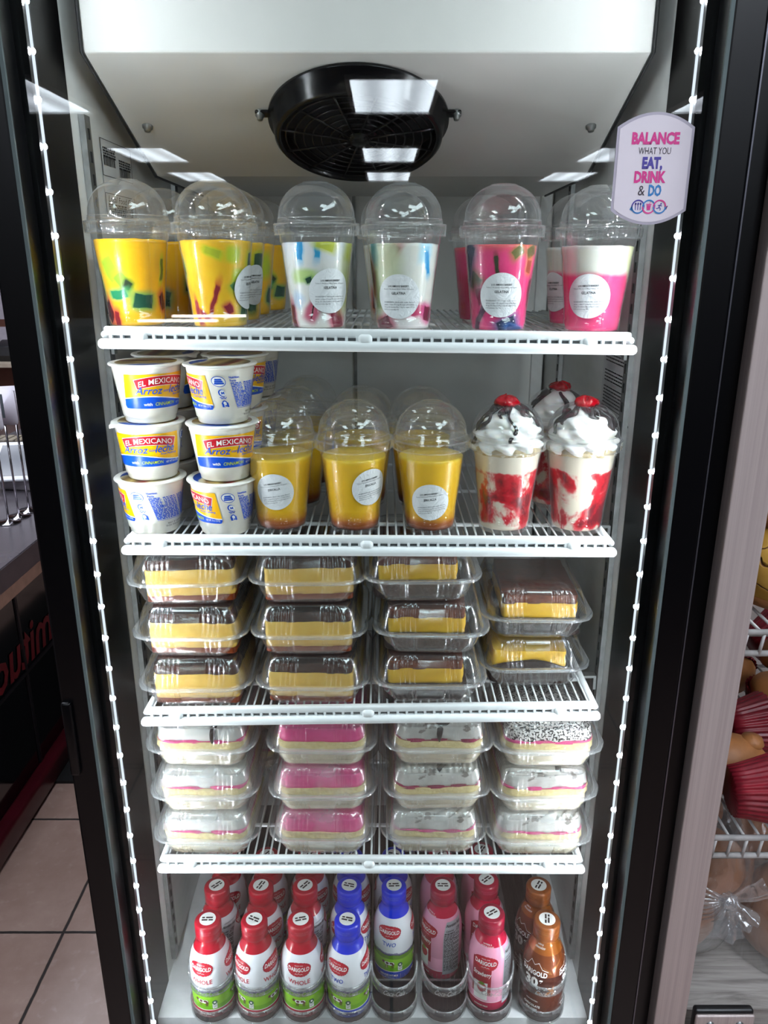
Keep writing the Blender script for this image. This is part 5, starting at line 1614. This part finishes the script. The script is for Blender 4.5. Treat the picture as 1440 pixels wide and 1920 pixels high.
def concha(rx, ry, h, seed):
    r = thing('yellow_bun', '', 'bread')
    m = MB(); bun_mesh(m, rx * .96, ry * .96, h * .4, seed); m.build('bun', M_bun, r)
    m = MB(); bun_mesh(m, rx, ry, h * .94, seed + 3, base=h * .07); m.build('sugar_crust', M_con, r)
    return r
mk = Maker(lambda: concha(.082, .082, .115, 2))
mk('cracked yellow bun at the front of the upper bread rack', (.575, .095, 1.158), R(20), 'cracked yellow buns')
mk('cracked yellow bun resting on top of the front yellow bun', (.590, .120, 1.258), R(140), 'cracked yellow buns')
mk('cracked yellow bun to the side of the front one, mostly out of frame', (.745, .095, 1.158), R(250), 'cracked yellow buns')
mk('cracked yellow bun at the back of the upper bread rack', (.640, .265, 1.158), R(70), 'cracked yellow buns')
def muffin(seed):
    r = thing('red_paper_muffin', '', 'muffin')
    m = MB()
    def fn(rr, z, a, i):
        pl = .0015 * (1 if sin(a * 30) > 0 else -1) * (min(1, i / 2))
        return rr + pl, z + (.004 * noise.noise((sin(a) * 3 + seed, cos(a) * 3, 1)) if i == 4 else 0)
    m.lathe([(0, 0), (.034, 0), (.0365, .018), (.042, .040), (.0485, .064)], 180, 0, fn); m.build('pleated_cup', M_rp, r)
    m = MB(); bun_mesh(m, .0430, .0430, .046, seed, base=.048); m.build('crumb_top', M_bun, r)
    return r
mkm = Maker(lambda: muffin(1.5))
MGp = 'red paper muffins on the lower bread rack'
def lay(mkr, label, loc, rot, grp):
    o = mkr(label, loc, 0, grp); o.rotation_euler = tuple(R(q) for q in rot); return o
RZ = .842
lay(mkm, 'red paper muffin lying on its side at the rack front, crumb facing right', (.506, .030, RZ + .046), (0, 84, -4), MGp)
lay(mkm, 'red paper muffin lying across the middle of the rack behind the knobbed bun', (.566, .185, RZ + .047), (0, 86, 6), MGp)
lay(mkm, 'red paper muffin standing further back, dark cup half covered by a bun', (.672, .262, RZ + .004), (6, 6, 10), MGp)
lay(mkm, 'red paper muffin by the aluminium post with its crumb tipped forward', (.628, .400, RZ + .075), (112, 6, 14), MGp)
lay(mkm, 'red paper muffin at the very back just under the upper rack', (.720, .430, RZ + .060), (10, 60, 20), MGp)
def bun(rx, ry, h, seed, knob):
    def b():
        m = MB(); bun_mesh(m, rx, ry, h, seed, 0, knob); o = m.build('brown_bun', M_bun); tag(o, '', 'bread'); return o
    return b
def one(fn, label, loc, rot, grp):
    o = fn(); o['label'] = label; o['group'] = grp; o.location = loc; o.rotation_euler = tuple(R(q) for q in rot)
BGp = 'brown buns among the muffins'
one(bun(.062, .042, .078, 3, True), 'big brown bun with a knob, lying behind the front red muffin', (.536, .108, RZ + .003), (0, 0, 5), BGp)
one(bun(.035, .035, .05, 5, False), 'small brown bun showing its edge at the aluminium post', (.566, .262, RZ + .003), (0, 0, 0), BGp)
one(bun(.050, .045, .055, 7, False), 'brown bun under the upper rack at the top of the pile', (.740, .345, RZ + .070), (10, 0, 0), BGp)
# bagged rolls on the deck
def mat_bag():
    return clear('crinkled_bag', f0=.14, gain=.6, power=1.6, haze=.06, rough=.10, bump=1.0, bs=22, fog=(9, .20))
M_bag = mat_bag(); M_knot = clear('gathered_bag', f0=.10, gain=.5, power=1.6, haze=.16, rough=.12, bump=1.0, bs=55)
def roll(rx, ry, h, seed):
    m = MB(); bun_mesh(m, rx, ry, h, seed); o = m.build('bread_roll', M_bun2); tag(o, '', 'bread'); return o
DZ = .551
RG = 'bagged bread rolls on the grey deck'
one(lambda: roll(.085, .060, .095, 11), 'long bread roll inside the knotted bag, upper one', (.505, .125, DZ + .105), (20, 8, 10), RG)
one(lambda: roll(.070, .055, .080, 13), 'bread roll inside the knotted bag, lower one', (.490, .115, DZ + .004), (0, 0, 15), RG)
one(lambda: roll(.065, .050, .070, 17), 'bread roll at the top of the knotted bag under the rack', (.500, .17, DZ + .195), (20, 0, -15), RG)
one(lambda: roll(.100, .085, .130, 19), 'large pale bread roll in plastic at the frame edge', (.690, .095, DZ + .002), (0, 0, 25), RG)
one(lambda: roll(.080, .070, .110, 23), 'bread roll stacked above the large pale roll at the frame edge', (.670, .205, DZ + .120), (15, 0, 5), RG)
bg = thing('bread_bag', 'clear plastic bread bag tied in a white knot, standing on the grey deck', 'bag', (.500, .12, DZ))
m = MB(); NB = 72; L = []
for i in range(29):
    t = i / 28; z = .0 + .285 * t; ring = []
    for j in range(NB):
        a = 2 * pi * j / NB
        rx = .112 * (sin(pi * min(1, .18 + t * .74)) ** .6); ry = .088 * (sin(pi * min(1, .16 + t * .78)) ** .6)
        k = 1 + .05 * noise.noise((sin(a) * 3, cos(a) * 3, t * 5)) + .022 * noise.noise((sin(a) * 11, cos(a) * 11, t * 6))
        ring.append((max(-.046, rx * k * sin(a)) if True else 0, -ry * k * cos(a) + .035 * t, z + .0005))
    L.append(ring)
m.loft(L); m.build('bag_film', M_bag, bg)
m = MB()
kc = Vector((.032, -.092, .142))
def frill(c, d, n0, w, seed):
    d = Vector(d).normalized(); s = d.cross(Vector((0, 1, .2))).normalized()
    def f(u, v):
        q = (v - .5) * 2
        wid = .006 + w * u ** .8
        p = c + d * n0 * u + s * q * wid + Vector((0, -1, 0)) * (.004 * sin(q * 6 + seed) * u + .014 * u * (1 - q * q)) + Vector((1, 1, 1)) * (.004 * u * noise.noise((q * 3, u * 3, seed)))
        return p
    m.grid(f, 14, 22)
frill(kc, (.55, -.1, .42), .062, .022, 1); frill(kc, (-.05, -.3, -1), .050, .018, 2); frill(kc, (.45, -.2, -.45), .04, .014, 4); frill(kc + Vector((-.075, .03, -.060)), (-.3, -.5, -.5), .045, .020, 6); frill(kc + Vector((-.075, .03, -.060)), (.5, -.5, -.2), .040, .016, 7)
m.lathe([(0, -.012), (.009, -.010), (.013, 0), (.009, .010), (0, .012)], 20, 0, lambda r_, z, a, i: (r_ * (1 + .2 * sin(5 * a)), z), tuple(kc))
for k in range(9):
    a = R(150 + k * 14)
    m.tube([kc, kc + Vector((.035 * cos(a), .004, .035 * sin(a))), kc + Vector((.075 * cos(a), .022, .062 * sin(a)))], [.003, .002, .0006], 5)
m.build('knot', M_knot, bg)
b2 = thing('bread_bag', 'clear film round the large pale roll at the right frame edge', 'bag', (.690, .11, DZ))
m = MB(); L = []
for i in range(20):
    t = i / 19; ring = []
    for j in range(NB):
        a = 2 * pi * j / NB; k = 1 + .03 * noise.noise((sin(a) * 6, cos(a) * 6, t * 5))
        s_ = sin(pi * (.42 + t * .46)) ** .45
        ring.append((.122 * k * s_ * sin(a), -.108 * k * s_ * cos(a), .0008 + .245 * t))
    L.append(ring)
m.loft(L); m.build('bag_film', M_bag, b2)
